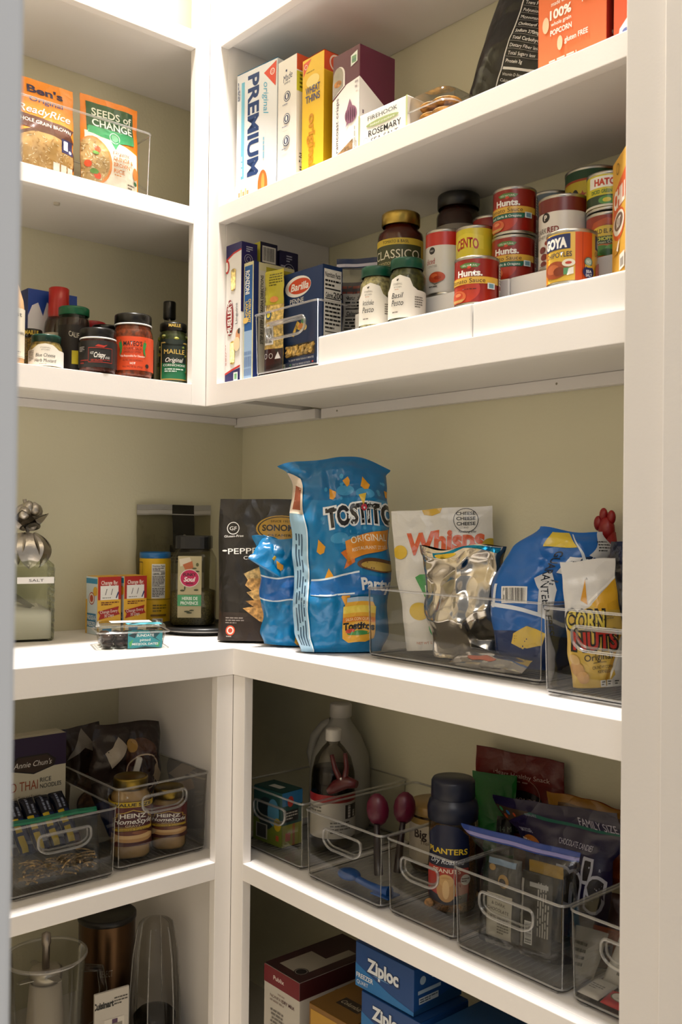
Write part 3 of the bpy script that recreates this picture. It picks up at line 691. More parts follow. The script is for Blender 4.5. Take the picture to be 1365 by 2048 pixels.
bag('pasta_bag', 'clear bag of pasta shells with a yellow header, squeezed left of the blue penne box', 'bag', (.4835, -.2675, S3 + .0095), (0, 0, 6), .054, .205, ((0, .008), (.2, .015), (.6, .015), (.9, .010), (1, .003)), ('d2b264', 'food'),
    front=[('r', 0, .66, 1, 1, 'b9ae2e'), ('l', .3, .84, .95, .97, 5, '5c5714'), ('r', 0, 0, 1, .23, '241a1c'), ('b', .12, .27, .62, .45), ('r', 0, .45, .2, .66, 'd9d2b8'), ('c', .35, .56, .16, '3a5a78'), ('c', .35, .56, .1, 'd6c23c'), Tx('STEP BY STEP', .1, .72, .1, '2a2722', rot=90, w=.26), ('e', .62, .71, .2, .03, 'd98a4a'), ('o', .2, .16, .1, .02, 'd6d2cc'), ('o', .5, .16, .1, .02, 'd6d2cc'), ('p', [(.7, .13), (.95, .13), (.82, .2)], 'd6d2cc')],
    seed=8, wr=.0018, fq=60, nu=16, nv=40)
def zip_bag(label, loc, rot, w, h, T, zipc, band='d9d6e4', art=(), group=None, seed=1, X=((0, 0), (1, 0)), wr=.005, Y=((0, 0), (1, 0)), W=((0, 1), (1, 1)), inner=None, tint='eceef0', p=2.6):
    def parts(t, S):
        g = G()
        for v0, v1, c, off in ((.955, 1.0, zipc, .0004), (.925, .953, band, .0004), (.915, .923, zipc, .0008)):
            for sd in (1, -1): g.grid([[S(i / 24, v, sd, off) for i in range(25)] for v in (v0, (v0 + v1) / 2, v1)], M(c, 'film'))
        g.obj('zip_strip', t)
        if art:
            g = G(); art_on(g, art, w, h, lambda x, y, off: S(x / w, y / h, 1, off + .0002), 'film', cu=18, cv=24, step=.0002); g.obj('printed_label', t)
        if inner: inner(t, S)
    return bag('zip_bag', label, 'bag', loc, rot, w, h, T, (tint, 'thin'), W=W, X=X, Y=Y, wr=wr, seed=seed, parts=parts, group=group, nu=24, nv=30, p=p)
zip_bag('clear zip bag with a blue seal and nutrition label, behind the blue penne box', (.592, -.135, S3 + .0095), 32, .10, .232, ((0, .03), (.4, .045), (.85, .02), (1, .002)), '24365f', art=[('r', .1, .0, .95, .78, '4e4a4e'), ('l', .16, .66, .9, .76, 2, '8a4a40')] + nutri(.2, .05, .95, .68, 'b5b1ab'), seed=12)

Z1, Z2, Z3 = S3 + .0553, S3 + .1103, S3 + .1653
def pesto(x, y, label, fill, word, lids):
    r, h = .0318, .108; prof = jarp(r, h, .82, .2)
    shape = [('p', [(0, 0), (1, 0), (1, .62), (.72, .64), (.66, .72), (.62, .9), (.5, .985), (.38, .9), (.34, .72), (.28, .66), (0, .62)], 'eae4d8')]
    jar('pesto_jar', label, 'jar', (x, y, Z1), fc(x, y, -22), prof, fill, 'food', h * .86, ('0f4d38', 'gloss'), lidp(.029, h * .86, .018),
        (.006, .074, 4.4, 'eae4d8', [Tx('STONEWALL', .47, .78, .045, '8b8378', w=.12), Tx('KITCHEN', .47, .71, .04, '8b8378', w=.1), ('l', .43, .64, .52, .665, 1, 'c98a6a'), ('c', .47, .87, .012, '4b463e'), ('c', .48, .885, .008, '4b463e'),
           Tx(word, .465, .52, .13, '26231e', w=.16, sh=.25), Tx('Pesto', .465, .35, .14, '26231e', w=.16, sh=.25), ('l', .4, .1, .55, .16, 1, '8b8378'), ('l', .68, .22, .8, .5, 5, '7b7468')], shape), group='pesto jars')
pesto(.765, -.25, 'pale artichoke pesto jar with green lid, left of the darker pesto jar', 'b6a978', 'Artichoke', 0)
pesto(.840, -.25, 'green basil pesto jar with green lid, at the front of the white riser', '4a4a1c', 'Basil', 0)
jar('pasta_sauce_jar', 'pasta sauce jar with a ribbed gold lid and olive label, behind the pesto jars', 'jar', (.728, -.156, Z2), fc(.728, -.15, -14), jarp(.043, .172, .74, .14), '5a1d10', 'liquid', .158, ('b79c50', 'metal'), lidp(.0365, .158, .024),
    (.042, .085, 3.0, '3f4420', [('r', 0, .86, 1, 1, 'd2b53a'), ('r', .92, 0, 1, 1, 'd2b53a'), Tx('TOMATO & BASIL', .5, .93, .07, '3a3a1c', w=.4), Tx('CLASSICO', .5, .66, .2, 'e9e3cb', w=.74), Tx('TRADITIONAL FAVORITES', .5, .46, .07, 'cfc58e', w=.6), ('e', .5, .14, .28, .22, 'd8a860'), ('e', .5, .12, .2, .15, '8a2a18')]))
jar('pasta_sauce_jar', 'tall dark sauce jar with black lid, at the back behind the white-labelled tomato can', 'jar', (.79, -.064, Z3), fc(.79, -.06, 5), jarp(.042, .162, .8, .16), '36160f', 'liquid', .15, ('16140f', 'gloss'), lidp(.040, .142, .027), (.03, .075, 3.4, '8d8577', [Tx("nonna's kitchen", .5, .72, .3, '2c2823', w=.7)]), ribs=False)
def wraplab(base, els): return [('r', 0, 0, 1, 1, base)] + els
can('tomato_can', 'tall white and red diced tomato can with a spoon picture, behind the pesto jars', 'can', (.852, -.168, Z2), fc(.852, -.17, 0), .0345, .117, wraplab('dcd8d0', [('r', 0, .78, 1, 1, 'c4281c'), ('c', .385, .70, .03, '1c1a1a'), Tx('PUBLIX', .385, .70, .03, 'e8e4de', w=.035), Tx('diced', .37, .53, .1, 'b03a2c', w=.09), Tx('TOMATOES', .385, .44, .04, '8b8680', w=.1),
    ('e', .43, .25, .075, .09, 'c24a26'), ('e', .41, .28, .03, .03, 'd8693c'), ('e', .44, .24, .03, .03, 'a83418'), ('l', .36, .08, .5, .12, 1, '5a564e'), ('p', [(.36, .2), (.42, .12), (.5, .2), (.42, .15)], '7d776a')]), 'dcd8d0')
def cento(x, y, z, label):
    can('tomato_can', label, 'can', (x, y, z), fc(x, y, -28), .0345, .107, wraplab('d8c62e', [('r', 0, 0, 1, .5, '2f7a68'), ('p', [(.36, .86), (.5, .92), (.64, .86), (.64, .62), (.5, .68), (.36, .62)], 'e4d23a'), Tx('CENTO', .5, .74, .18, 'b0281c', w=.2, b=.03, arc=.3),
      ('p', [(.36, .12), (.64, .12), (.66, .28), (.5, .36), (.36, .3)], '9c2618'), ('e', .47, .2, .07, .1, 'b93a1c'), ('p', [(.49, .26), (.57, .46), (.6, .5), (.61, .46), (.54, .14)], 'd6c9b4'), ('e', .49, .2, .05, .09, 'c64a28'), ('e', .66, .45, .05, .08, 'dcca34'), ('r', 0, .0, 1, .1, '9c2618')]), 'd8c62e')
cento(.924, -.168, Z2, 'yellow and green can of tomatoes with a spoon, behind the front red sauce can')
can('tomato_can', 'can with a plain dark red label, at the back above the yellow tomato can', 'can', (.868, -.06, Z3), fc(.868, -.06), .0345, .107, wraplab('a3241a', [('c', .45, .6, .03, '1c1a1a')]), 'a3241a')
def hunts(x, y, z, label, garlic):
    els = [('r', 0, 0, 1, 1, '8f1d12'), ('e', .42, .30, .16, .34, 'b8321a'), ('p', [(.42, .87), (.47, .91), (.53, .91), (.58, .87), (.56, .80), (.44, .80)], '4f7a34'), Tx('100% NATURAL', .5, .85, .05, 'e8ecd6', w=.115), ('e', .5, .80, .015, .03, 'd0402a'),
           Tx("Hunts.", .5, .68, .15, 'f4efe8', w=.19, b=.04), ('r', .3, .42, .74, .58, 'dcae42'), Tx('Tomato Sauce', .47, .50, .105, '3a120c', w=.29)]
    if garlic: els += [('p', [(.34, .29), (.34, .41), (.64, .41), (.62, .29)], '14624c'), Tx('Basil, Garlic & Oregano', .48, .35, .06, 'e6ece2', w=.25, b=.01)]
    else: els += [('l', .45, .28, .62, .32, 1, '5a120c')]
    els += [('e', .40, .14, .08, .15, 'd0683c'), ('e', .40, .17, .055, .09, 'c4472a'), ('e', .41, .19, .03, .04, 'e08a5c'), ('p', [(.33, .08), (.47, .08), (.45, .02), (.35, .02)], 'c89a58'), ('r', .63, .30, .69, .44, 'dfe6e4'), ('r', .64, .32, .68, .42, '6f9aa8'),
            ('r', .735, .12, .85, .9, '8f1d12'), ('r', .74, .42, .85, .92, 'd9d2c4'), ('l', .75, .45, .84, .9, 7, '2b2622'), ('b', .745, .05, .85, .32)]
    can('tomato_sauce_can', label, 'can', (x, y, z), fc(x, y, -20), .0362, .079, els, '8f1d12', group='red tomato sauce cans')
hunts(.998, -.25, Z1, 'red tomato sauce can alone on the front step of the riser', False)
hunts(.993, -.152, Z2, 'lower of the two stacked red tomato sauce cans', True)
hunts(.994, -.151, Z2 + .0795, 'upper of the two stacked red tomato sauce cans', True)
can('tinned_food_can', 'grey-blue can at the back right of the stacked red sauce cans', 'can', (1.001, -.058, Z3), fc(1.0, -.058), .0362, .117, wraplab('6f7f8e', [('r', 0, 0, 1, .6, 'a9a69c')]), '6f7f8e')
can('bean_can', 'tall white can of dark red kidney beans with a maroon top band', 'can', (1.098, -.158, Z2), fc(1.098, -.158, -14), .0395, .117, wraplab('dcd5cb', [('r', 0, .80, 1, 1, '6d1a16'), ('c', .415, .73, .032, '1c1a1a'), ('c', .415, .73, .028, '241f1e'), Tx('P', .415, .73, .08, 'ede9e2', b=.02), Tx('DARK', .375, .54, .085, '6a625c', w=.1), Tx('RED', .47, .54, .085, '7a1a18', w=.08, b=.02), Tx('KIDNEY BEANS', .415, .45, .05, '7b746c', w=.18),
    ('e', .44, .35, .03, .04, '7a2018'), ('e', .39, .26, .03, .05, '6a1812'), ('e', .405, .15, .03, .05, '74201a'), ('e', .40, .05, .028, .04, '6a1812'), ('l', .36, .005, .45, .03, 1, '7b746c'), ('r', .70, .38, .86, .78, '2c2a28'), ('l', .71, .4, .85, .77, 7, 'd8d2c8')]), 'dcd5cb')
can('tomato_can', 'wide yellow can with a dark green top band, rearmost on the white riser', 'can', (1.086, -.060, Z3), fc(1.086, -.06, -8), .0465, .132, wraplab('d2b92c', [('r', 0, .88, 1, 1, '1f4a2c'), ('r', 0, .85, 1, .88, 'b0451c'), Tx('RO', .40, .66, .17, '15140f', w=.075, b=.05), Tx('TEL', .56, .66, .17, '15140f', w=.12, b=.05), ('p', [(.462, .72), (.47, .68), (.487, .68), (.474, .655), (.479, .62), (.463, .64), (.446, .62), (.451, .655), (.438, .68), (.456, .68)], 'a83a20'), ('r', 0, .38, 1, .5, 'dcc84a'), Tx('Original', .5, .44, .1, 'a83a20', w=.14, b=.02), ('r', 0, 0, 1, .36, 'd8d2c6'), ('l', .4, .1, .6, .3, 3, '4a4a3a')]), 'd2b92c')
can('chile_can', 'small can of green chiles with a white and red banner, stacked on another small can', 'can', (1.1735, -.146, Z2 + .0775), fc(1.17, -.15, -6), .0345, .06, wraplab('cfc22c', [('r', .36, .60, .66, .95, 'eee9dc'), Tx('HATCH', .5, .775, .2, 'c23a20', w=.19, b=.05), Tx('DICED GREEN CHILES', .5, .48, .11, '2f6a30', w=.24, b=.02), ('r', .3, .06, .7, .36, '223a22'), ('e', .5, .2, .06, .13, '4a8a3c'), ('e', .5, .2, .03, .07, 'd8c83a'), ('r', 0, 0, 1, .07, 'd8d2c0')]), 'cfc22c')
can('chile_can', 'small chopped green chiles can under the other small can, behind the orange-labelled can', 'can', (1.1735, -.146, Z2), fc(1.17, -.15, -6), .0345, .076, wraplab('b5651c', [('r', 0, .72, 1, 1, '8a2a18'), ('p', [(.38, .68), (.5, .78), (.62, .68), (.6, .84), (.5, .93), (.4, .84)], 'b0481e'), ('e', .5, .62, .11, .13, 'd8b838'), Tx('OLD EL PASO', .5, .62, .1, '33241a', w=.19, b=.02), ('r', .38, .32, .62, .5, '2b4424'), Tx('CHOPPED', .5, .44, .08, 'd2cf4a', w=.15, b=.03), Tx('Green Chiles', .5, .36, .06, 'd8d8b4', w=.15), ('e', .46, .17, .07, .12, '3f7a2c'), ('e', .55, .2, .06, .1, '5c9a3c'), ('e', .5, .12, .05, .08, '2c5a20')]), 'b5651c')
can('chipotle_can', 'chipotle can with a navy banner and orange label, at the front right of the riser', 'can', (1.180, -.2515, Z1), fc(1.18, -.25, 8), .0365, .080, wraplab('d98a24', [('r', .3, 0, .5, 1, 'dcb23c'), ('r', .5, 0, .62, 1, 'c94c1e'), ('r', .545, 0, .55, 1, 'a53a18'), ('r', .62, 0, .8, 1, 'd8a834'), ('r', .27, .66, .47, .97, '1c2a5e'), ('r', .655, .68, .82, .97, '1c2a5e'), Tx('GOYA', .365, .80, .2, 'f0ede6', w=.17, b=.06), Tx('GOYA', .745, .81, .16, 'f0ede6', w=.14, b=.06), Tx('CHIPOTLES', .385, .55, .11, '2a2a4a', w=.19, b=.01), Tx('CHIPOTLES', .72, .58, .1, '4a2a1a', w=.15),
    ('e', .37, .24, .09, .18, '9a4420'), ('e', .35, .26, .05, .1, 'b86236'), ('e', .4, .2, .04, .09, '7a3014'), ('e', .46, .36, .04, .08, 'eae2cf'), ('e', .46, .36, .02, .03, 'c2402a'), ('r', .43, .12, .47, .26, '5a9a6a'), ('p', [(.45, .1), (.49, .13), (.49, .27), (.46, .24)], 'e8e6de'),
    ('c', .585, .38, .03, '4a6a62'), ('c', .585, .38, .024, '8fb0a4'), Tx('NO', .585, .38, .07, 'f2f0ea', w=.03), ('c', .585, .17, .04, '18265a'), Tx('New', .585, .29, .06, 'e6c23a', w=.05, b=.03), Tx('SEA', .585, .18, .06, 'dfe6ee', w=.04, b=.02), Tx('SALT', .585, .10, .06, 'dfe6ee', w=.045, b=.02), ('e', .69, .2, .05, .2, 'b8481e')]), 'd98a24')
carton('chili_kit_box', 'golden chili kit box turned at an angle, right end of the can shelf', 'carton', (1.243, -.244, Z1), -44, .078, .048, .166, 'd9a53c',
  front=[('p', [(.1, .50), (.95, .60), (.98, .84), (.06, .72)], 'd25a22'), Tx('CHILI', .52, .66, .15, 'f0e8da', w=.78, b=.04), ('e', .5, .43, .42, .13, 'd25a22'), ('e', .5, .44, .38, .1, 'e8e0d0'), ('e', .5, .45, .3, .07, '6a5040'), Tx('KIT', .5, .45, .08, 'efe8dc', w=.3, b=.03, sh=.2), ('o', .42, .9, .1, .02, '6a5424'), ('r', .6, .03, .95, .16, 'e8e2d6'), ('r', .66, .05, .88, .12, '9a948a'), ('e', .35, .22, .2, .03, 'b8862c'), ('p', [(.4, .22), (.5, .2), (.62, .3), (.5, .27)], 'efe9dc')],
  right=[('r', .1, .10, .96, .98, 'e2dccc'), Tx('Nutrition Facts', .55, .93, .035, '2a2622', w=.74, b=.01), ('l', .16, .84, .85, .9, 2, '3a3632'), Tx('Calories', .4, .79, .035, '2a2622', w=.4, b=.02), ('l', .16, .36, .9, .75, 10, '6a665e'), ('r', .14, .60, .9, .61, '2a2622'), ('l', .3, .16, .8, .27, 3, '5a564e')])
carton('orange_carton', 'tall plain orange carton at the back, above the golden chili kit box', 'carton', (1.176, -.095, Z3), 0, .08, .07, .155, 'dd7a1c')

# ================================================================ upper left: rice pouches (S2)
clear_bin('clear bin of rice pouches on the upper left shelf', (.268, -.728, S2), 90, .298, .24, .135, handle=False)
def pouch(name, label, loc, rot, w, h, T, front, col, seed, **k):
    return bag(name, label, 'pouch', loc, rot, w, h, T, col, front=front, seed=seed, **k)
ricebowl = lambda cx, cy, rx, ry: [('e', cx, cy, rx, ry, '5a3524'), ('e', cx, cy - .01, rx * .93, ry * .9, 'b89258')]
def grains(cx, cy, rx, ry, n, cols, seed, s=.028):
    rnd = random.Random(seed); out = {c: [] for c in cols}
    for i in range(n):
        a = rnd.uniform(0, 6.28); q = rnd.uniform(0, 1) ** .5; x = cx + rx * q * cos(a); y = cy + ry * q * sin(a); b = rnd.uniform(0, 3.14)
        dx, dy = s * cos(b), s * .75 * sin(b)
        out[rnd.choice(cols)].append([(x - dx, y - dy), (x + dy * .22, y - dx * .16), (x + dx, y + dy), (x - dy * .22, y + dx * .16)])
    return [('m', v, c) for c, v in out.items()]
pouch('rice_pouch', 'orange whole grain brown rice pouch in the clear bin, nearest the left door lining', (.236, -.648, S2 + .0085), (-3, 0, 90), .132, .182, ((0, .035), (.3, .034), (.8, .012), (1, .002)),
      [Tx("Ben's", .55, .885, .085, '24184a', w=.56, b=.03), Tx('Original', .56, .775, .05, '4a3a7a', w=.52, b=.01), Tx('ReadyRice', .53, .655, .085, 'f6eee0', w=.82, sh=.3, b=.01), ('p', [(0, .60), (1, .545), (.93, .47), (1, .39), (0, .46)], '5a2f22'), Tx('WHOLE GRAIN BROWN', .50, .515, .042, 'efe4d4', w=.86, rot=-3, b=.01)]
      + ricebowl(.5, .2, .52, .25) + grains(.5, .19, .45, .21, 170, ('ead09c', 'c49a58', 'f3e2bb', 'a87a3c'), 3) + [('c', .03, .33, .09, '2f8a6c'), ('r', .76, .25, .96, .4, '2d2b52'), ('r', .79, .28, .87, .38, 'dcdae4'), ('c', .91, .28, .025, 'e8e6ee'), ('e', .06, .06, .1, .08, '8a8694'), ('r', .62, .03, .72, .12, 'ece6da'), ('r', .74, .02, .83, .11, 'ece6da'), ('r', .85, .02, .94, .1, 'ece6da')],
      'ee8e1c', 21, wr=.002, fq=40)
pouch('rice_pouch', 'orange, green and cream quinoa and brown rice pouch, right one in the clear bin', (.236, -.503, S2 + .0085), (-3, 0, 90), .128, .186, ((0, .035), (.3, .034), (.8, .012), (1, .002)),
      [('r', .09, .58, .91, .93, '28532f'), Tx('SEEDS of', .53, .83, .085, 'e9efe2', w=.70, b=.015), Tx('CHANGE', .53, .71, .085, 'e9efe2', w=.70, b=.015), ('p', [(.05, .60), (.4, .56), (.95, .47), (.95, 0), (.05, 0)], 'e9e0cd'), ('p', [(.10, .66), (.9, .66), (.9, .56), (.62, .52), (.55, .44), (.47, .54), (.1, .58)], '3f9a62'), ('o', .55, .575, .09, .012, 'cfe6d2'), ('c', .55, .575, .06, '7fbf92'),
       ('e', .17, .27, .30, .27, 'd98a4c'), ('e', .16, .27, .27, .25, 'b3935f')] + grains(.17, .27, .24, .23, 150, ('dfc79a', 'b8925c', 'efe0c0', '9c7444'), 6) + [('e', .24, .40, .05, .035, 'd8502a'), ('e', .08, .22, .05, .04, 'd8502a'), ('e', .22, .10, .06, .04, 'd0451f'), ('e', .17, .14, .07, .03, '5c8a3c'), ('e', .2, .35, .05, .02, '6a9a44'),
       Tx('Organic', .64, .405, .045, '8a5a34', w=.30, sh=.3), Tx('QUINOA &', .67, .335, .045, 'd07a2a', w=.36, b=.01), Tx('BROWN', .64, .265, .045, 'd07a2a', w=.30, b=.01), Tx('RICE', .585, .195, .045, 'd07a2a', w=.19, b=.01), ('l', .5, .135, .72, .16, 1, 'c98a4c'), ('e', .9, .23, .05, .07, 'd8823c'), ('c', .9, .12, .035, '2f6a4a'), ('l', .74, .02, .88, .09, 2, '5a564c')],
      'e8841e', 22, wr=.002, fq=40)

# ================================================================ upper left: jars (S3)
# bottle wrapped in paper
def paper_bottle():
    t = thing('sauce_bottle', 'paper-wrapped sauce bottle with cream label, half hidden by the left door lining', 'bottle', (.25, -.716, S3), fc(.25, -.716, 4))
    G().lathe([(0, 0), (.029, 0), (.0305, .004), (.0305, .10), (.028, .122), (.017, .158), (.0155, .20), (.0155, .215), (0, .216)], M('c8a071', 'matte'), n=24, smooth=True).obj('paper_wrap', t)
    g = G(); w = .0308 * 2.6; art_on(g, [('r', 0, 0, 1, 1, 'e8dfc9'), ('r', .03, .02, .97, .025, '4a4438'), Tx('Pabst', .58, .88, .09, '2f2a2a', w=.5), ('c', .6, .75, .05, 'b06a4a'), Tx('WORCESTERSHIRE', .5, .5, .055, '3a3430', w=.86), ('l', .1, .3, .9, .35, 1, '6a6254'), ('l', .2, .6, .8, .63, 1, '6a6254'), ('l', .1, .07, .8, .13, 2, '6a6254')], w, .092, cyl_fn(.0312, w, .012), cu=12); g.obj('label', t)
paper_bottle()
jar('mustard_jar', 'small grainy mustard jar with dark foil-topped lid, behind the blue cheese mustard jar', 'jar', (.172, -.636, S3), fc(.172, -.636), jarp(.024, .088, .8, .2), '8a6a20', 'grain', .07, ('1b1712', 'gloss'), lidp(.021, .07, .018), lidart=(.073, [Tx('MAILLE', .5, .5, .6, 'd8b83a', w=.2, b=.03)], .014), ribs=False)
jar('mustard_jar', 'squat blue cheese mustard jar with dark green lid and handwritten cream label', 'jar', (.25, -.640, S3), fc(.25, -.64, -2), jarp(.0318, .060, .86, .26), 'b59a58', 'food', .052, ('0f3d32', 'gloss'), lidp(.0275, .050, .0145),
    (.003, .042, 4.2, 'eae4d8', [Tx('STONEWALL', .5, .82, .07, '8b8378', w=.14), Tx('KITCHEN', .5, .72, .06, '8b8378', w=.11), Tx('Blue Cheese', .5, .48, .16, '26231e', w=.27, sh=.2), Tx('Herb Mustard', .5, .24, .16, '26231e', w=.3, sh=.2), ('l', .42, .06, .58, .1, 1, '8b8378'), ('l', .22, .2, .33, .7, 7, '6a6458')],
     [('p', [(0, 0), (1, 0), (1, .7), (.7, .74), (.6, .95), (.5, 1), (.4, .95), (.3, .74), (0, .7)], 'eae4d8')]))
carton('cereal_box', 'white and royal blue carton with a dripping blue top, behind the red-necked bottle', 'carton', (.095, -.612, S3), 90, .108, .055, .19, 'e4e2e4',
    front=[('r', 0, .9, 1, 1, '14419a'), ('p', [(0, .92), (0, .70), (.08, .82), (.2, .86), (.3, .72), (.38, .88), (.5, .80), (.6, .74), (.68, .86), (.8, .78), (1, .7), (1, .92)], '14419a'), ('p', [(.3, .42), (.38, .50), (.42, .42), (.5, .52), (.5, .3), (.3, .28)], '2a5cae'), ('l', .08, .3, .2, .5, 4, 'b9b4b4'), ('r', .93, .2, 1, .92, '14419a')], left=[('r', 0, 0, 1, 1, '112a6a'), ('e', .5, .25, .5, .2, '20202a')])
def capped(name, label, x, y, r, h, glass, fill, fz, capc, capprof, lab=None, dv=0, cap=True, kind='liquid'):
    return jar(name, label, 'bottle', (x, y, S3), fc(x, y, dv), [(r * .9, 0), (r, .004), (r, h * .55), (r * .93, h * .62), (r * .5, h * .78), (r * .42, h * .8), (r * .42, h)], fill, kind, fz, (capc, 'gloss'), capprof, lab, glass=glass, ribs=False)
def red_cap_bottle():
    jar('barbecue_sauce_bottle', 'brown sauce bottle with a shrink-wrapped red neck, left of the green-lidded jar', 'bottle', (.1285, -.560, S3), fc(.135, -.556), [(.026, 0), (.0295, .004), (.0295, .105), (.027, .12), (.02, .135), (.018, .15), (.018, .178)], '3a1a10', 'liquid', .13, ('b3231c', 'gloss'),
        [(.0205, .128), (.022, .14), (.0205, .165), (.0205, .19), (.018, .192), (0, .192)], (.02, .075, 4.5, 'd8cfba', [Tx('STUBBS', .42, .62, .3, '2a211c', w=.3, b=.02), ('l', .3, .1, .7, .4, 3, '6a5c4c')]), ribs=False)
red_cap_bottle()
jar('pepper_jar', 'tall dark jar with bright green lid, behind the black crispy chili jar', 'jar', (.1915, -.556, S3), fc(.196, -.553, 6), jarp(.031, .136, .9, .12), '2a0f0a', 'food', .118, ('17613f', 'gloss'), lidp(.0305, .124, .017), (.012, .09, 2.6, '17100e', [Tx('CALIFORNIA', .62, .78, .12, 'dcd6c8', w=.55, arc=-.4), ('r', .42, .12, .6, .42, 'c9b51f'), ('l', .65, .5, .9, .7, 2, 'a8a294')]))
jar('pepper_jar', 'dark jar with a red lid, rearmost between the green-lidded jar and the salsa', 'jar', (.118, -.478, S3), fc(.118, -.478), jarp(.028, .128, .9, .12), '1f0d0a', 'food', .11, ('a11f22', 'gloss'), lidp(.0275, .118, .016))
jar('chili_crisp_jar', 'dark jar with a black lid banded in white, between the red-lidded jar and the salsa', 'jar', (.178, -.479, S3), fc(.178, -.479), jarp(.0275, .112, .9, .14), '1c0f0c', 'food', .1, ('161514', 'gloss', 'e6e4de', [(.0276, .096), (.0282, .0965), (.0282, .0985), (.0276, .099)]), lidp(.0275, .1, .017), ribs=False)
jar('chili_crisp_jar', 'squat black-labelled crispy chili jar with black lid, at the front beside the salsa', 'jar', (.2605, -.537, S3), fc(.26, -.537, 0), jarp(.0365, .082, .94, .14), '5a1c0c', 'bake', .072, ('141312', 'gloss', 'e9e7e2', [(.0352, .0668), (.036, .0672), (.036, .0695), (.0352, .07)]), lidp(.0355, .071, .018),
    (.01, .052, 5.0, '1d1b1b', [('r', .40, .18, .66, .2, 'b8301f'), ('r', .40, .72, .66, .74, 'b8301f'), ('r', .40, .18, .403, .74, 'b8301f'), ('r', .657, .18, .66, .74, 'b8301f'), Tx('HOT', .44, .53, .1, 'ece8e0', w=.035), Tx('Crispy', .52, .47, .2, 'ece8e0', w=.12, sh=.3, b=.02), Tx('chili', .60, .38, .1, 'ece8e0', w=.05), ('p', [(.47, .78), (.5, .86), (.56, .82), (.6, .86), (.56, .75)], 'b8301f'), ('l', .43, .22, .63, .3, 2, 'b8301f'), ('r', .27, .55, .36, .8, '2b2929'), ('l', .28, .58, .355, .78, 4, 'b9b5ae'), ('l', .3, .1, .4, .3, 2, '8a2a1c')]), ribs=False)
jar('salsa_jar', 'salsa jar with an orange-red label of two green chiles and a black lid', 'jar', (.252, -.455, S3), fc(.252, -.455, 0), jarp(.0405, .122, .88, .18), '8f3a14', 'food', .108, ('15130f', 'gloss', 'e9e7e2', [(.0372, .1072), (.038, .1076), (.038, .110), (.0372, .1105)]), lidp(.0375, .1115, .0195),
    (.014, .068, 4.4, 'd84a1e', [Tx("MATEO'S", .5, .79, .14, '1d1712', w=.21, b=.015), Tx('GOURMET SALSA', .5, .64, .085, '5a1c10', w=.2), Tx('DANGEROUSLY DIFFERENT', .5, .54, .07, '5a1c10', w=.2), Tx('"Not Responsible For Obsession"', .5, .42, .065, 'f3e6d6', w=.29, b=.01), Tx('ALL NATURAL INGREDIENTS', .5, .29, .05, '5a1c10', w=.22), Tx('HOT', .5, .2, .065, 'f3e6d6', w=.06, b=.02), Tx('Net Wt 16 oz (454g)', .5, .1, .06, '5a1c10', w=.22),
       ('p', [(.34, .82), (.375, .84), (.385, .7), (.375, .52), (.35, .42), (.36, .6), (.345, .72)], '2f8a44'), ('p', [(.655, .82), (.62, .84), (.61, .7), (.62, .5), (.65, .4), (.635, .6), (.65, .72)], '2f8a44'), ('r', .36, .83, .37, .9, '3c6a2c'), ('r', .63, .83, .64, .9, '3c6a2c'), ('c', .665, .14, .024, '2a1612')]), ribs=False)
jar('olive_jar', 'small dark jar with a pale green lid, behind the salsa jar', 'jar', (.183, -.394, S3), fc(.183, -.394), jarp(.0235, .105, .9, .14), '1c1410', 'food', .09, ('b8bf78', 'gloss'), lidp(.0225, .093, .014), (.012, .066, 4.0, '20201a', [Tx('LO', .62, .45, .3, 'c9b83a', w=.1, b=.02), Tx('GOAS', .62, .15, .2, 'a8a890', w=.14)]))
capped('vinegar_bottle', 'clear bottle with a tall black cap, standing behind the cornichon jar', .155, -.312, .0275, .176, 'eef0e8', None, 0, '15140f', [(.013, .160), (.014, .162), (.014, .196), (.013, .199), (0, .199)])
capped('vinegar_bottle', 'dark bottle with a black cap, partly behind the cornichon jar and corner post', .165, -.252, .02, .158, 'aab09a', '22261a', .12, '15140f', [(.0115, .14), (.0125, .142), (.0125, .176), (.0115, .178), (0, .178)])
def cornichons():
    def bits(g):
        rnd = random.Random(9)
        for k in range(44):
            a = rnd.uniform(0, 6.28); z = rnd.uniform(.012, .102); q = Matrix.Rotation(rnd.uniform(-.9, .9), 3, 'X') @ Matrix.Rotation(a, 3, 'Z')
            g.ball((.0225 * cos(a), .0225 * sin(a), z), .0072, M(rnd.choice(('7a7a2a', '96943c', '5f6a22')), 'food'), sz=.8, sx=1.5, seg=9, rot=q)
    jar('cornichon_jar', 'cornichon jar with black lid and green-and-black label, at the right end beside the post', 'jar', (.2395, -.3525, S3), fc(.24, -.352, 6), jarp(.0302, .125, .88, .14), '3a4418', 'food', .112, ('141310', 'gloss'), lidp(.0285, .114, .0165),
        (.006, .088, 2.2, '17241c', [('r', .04, .02, .96, .05, 'b89a50'), ('r', .04, .9, .96, .93, 'b89a50'), ('r', .04, .02, .07, .93, 'b89a50'), ('r', .93, .02, .96, .93, 'b89a50'), ('r', .08, .05, .92, .42, '12603a'), ('e', .5, .93, .3, .06, '17241c'), Tx('MAILLE', .5, .70, .115, 'd8b85a', w=.66), Tx('Original', .5, .5, .11, 'ece8de', w=.56, sh=.35), Tx('CORNICHONS', .5, .37, .05, 'ece8de', w=.7), ('l', .2, .2, .8, .3, 2, 'cfdccf')]), bits=bits, lidart=(.118, [Tx('MAILLE', .5, .5, .6, 'd8b85a', w=.14, b=.02)], .011), ribs=False)
cornichons()

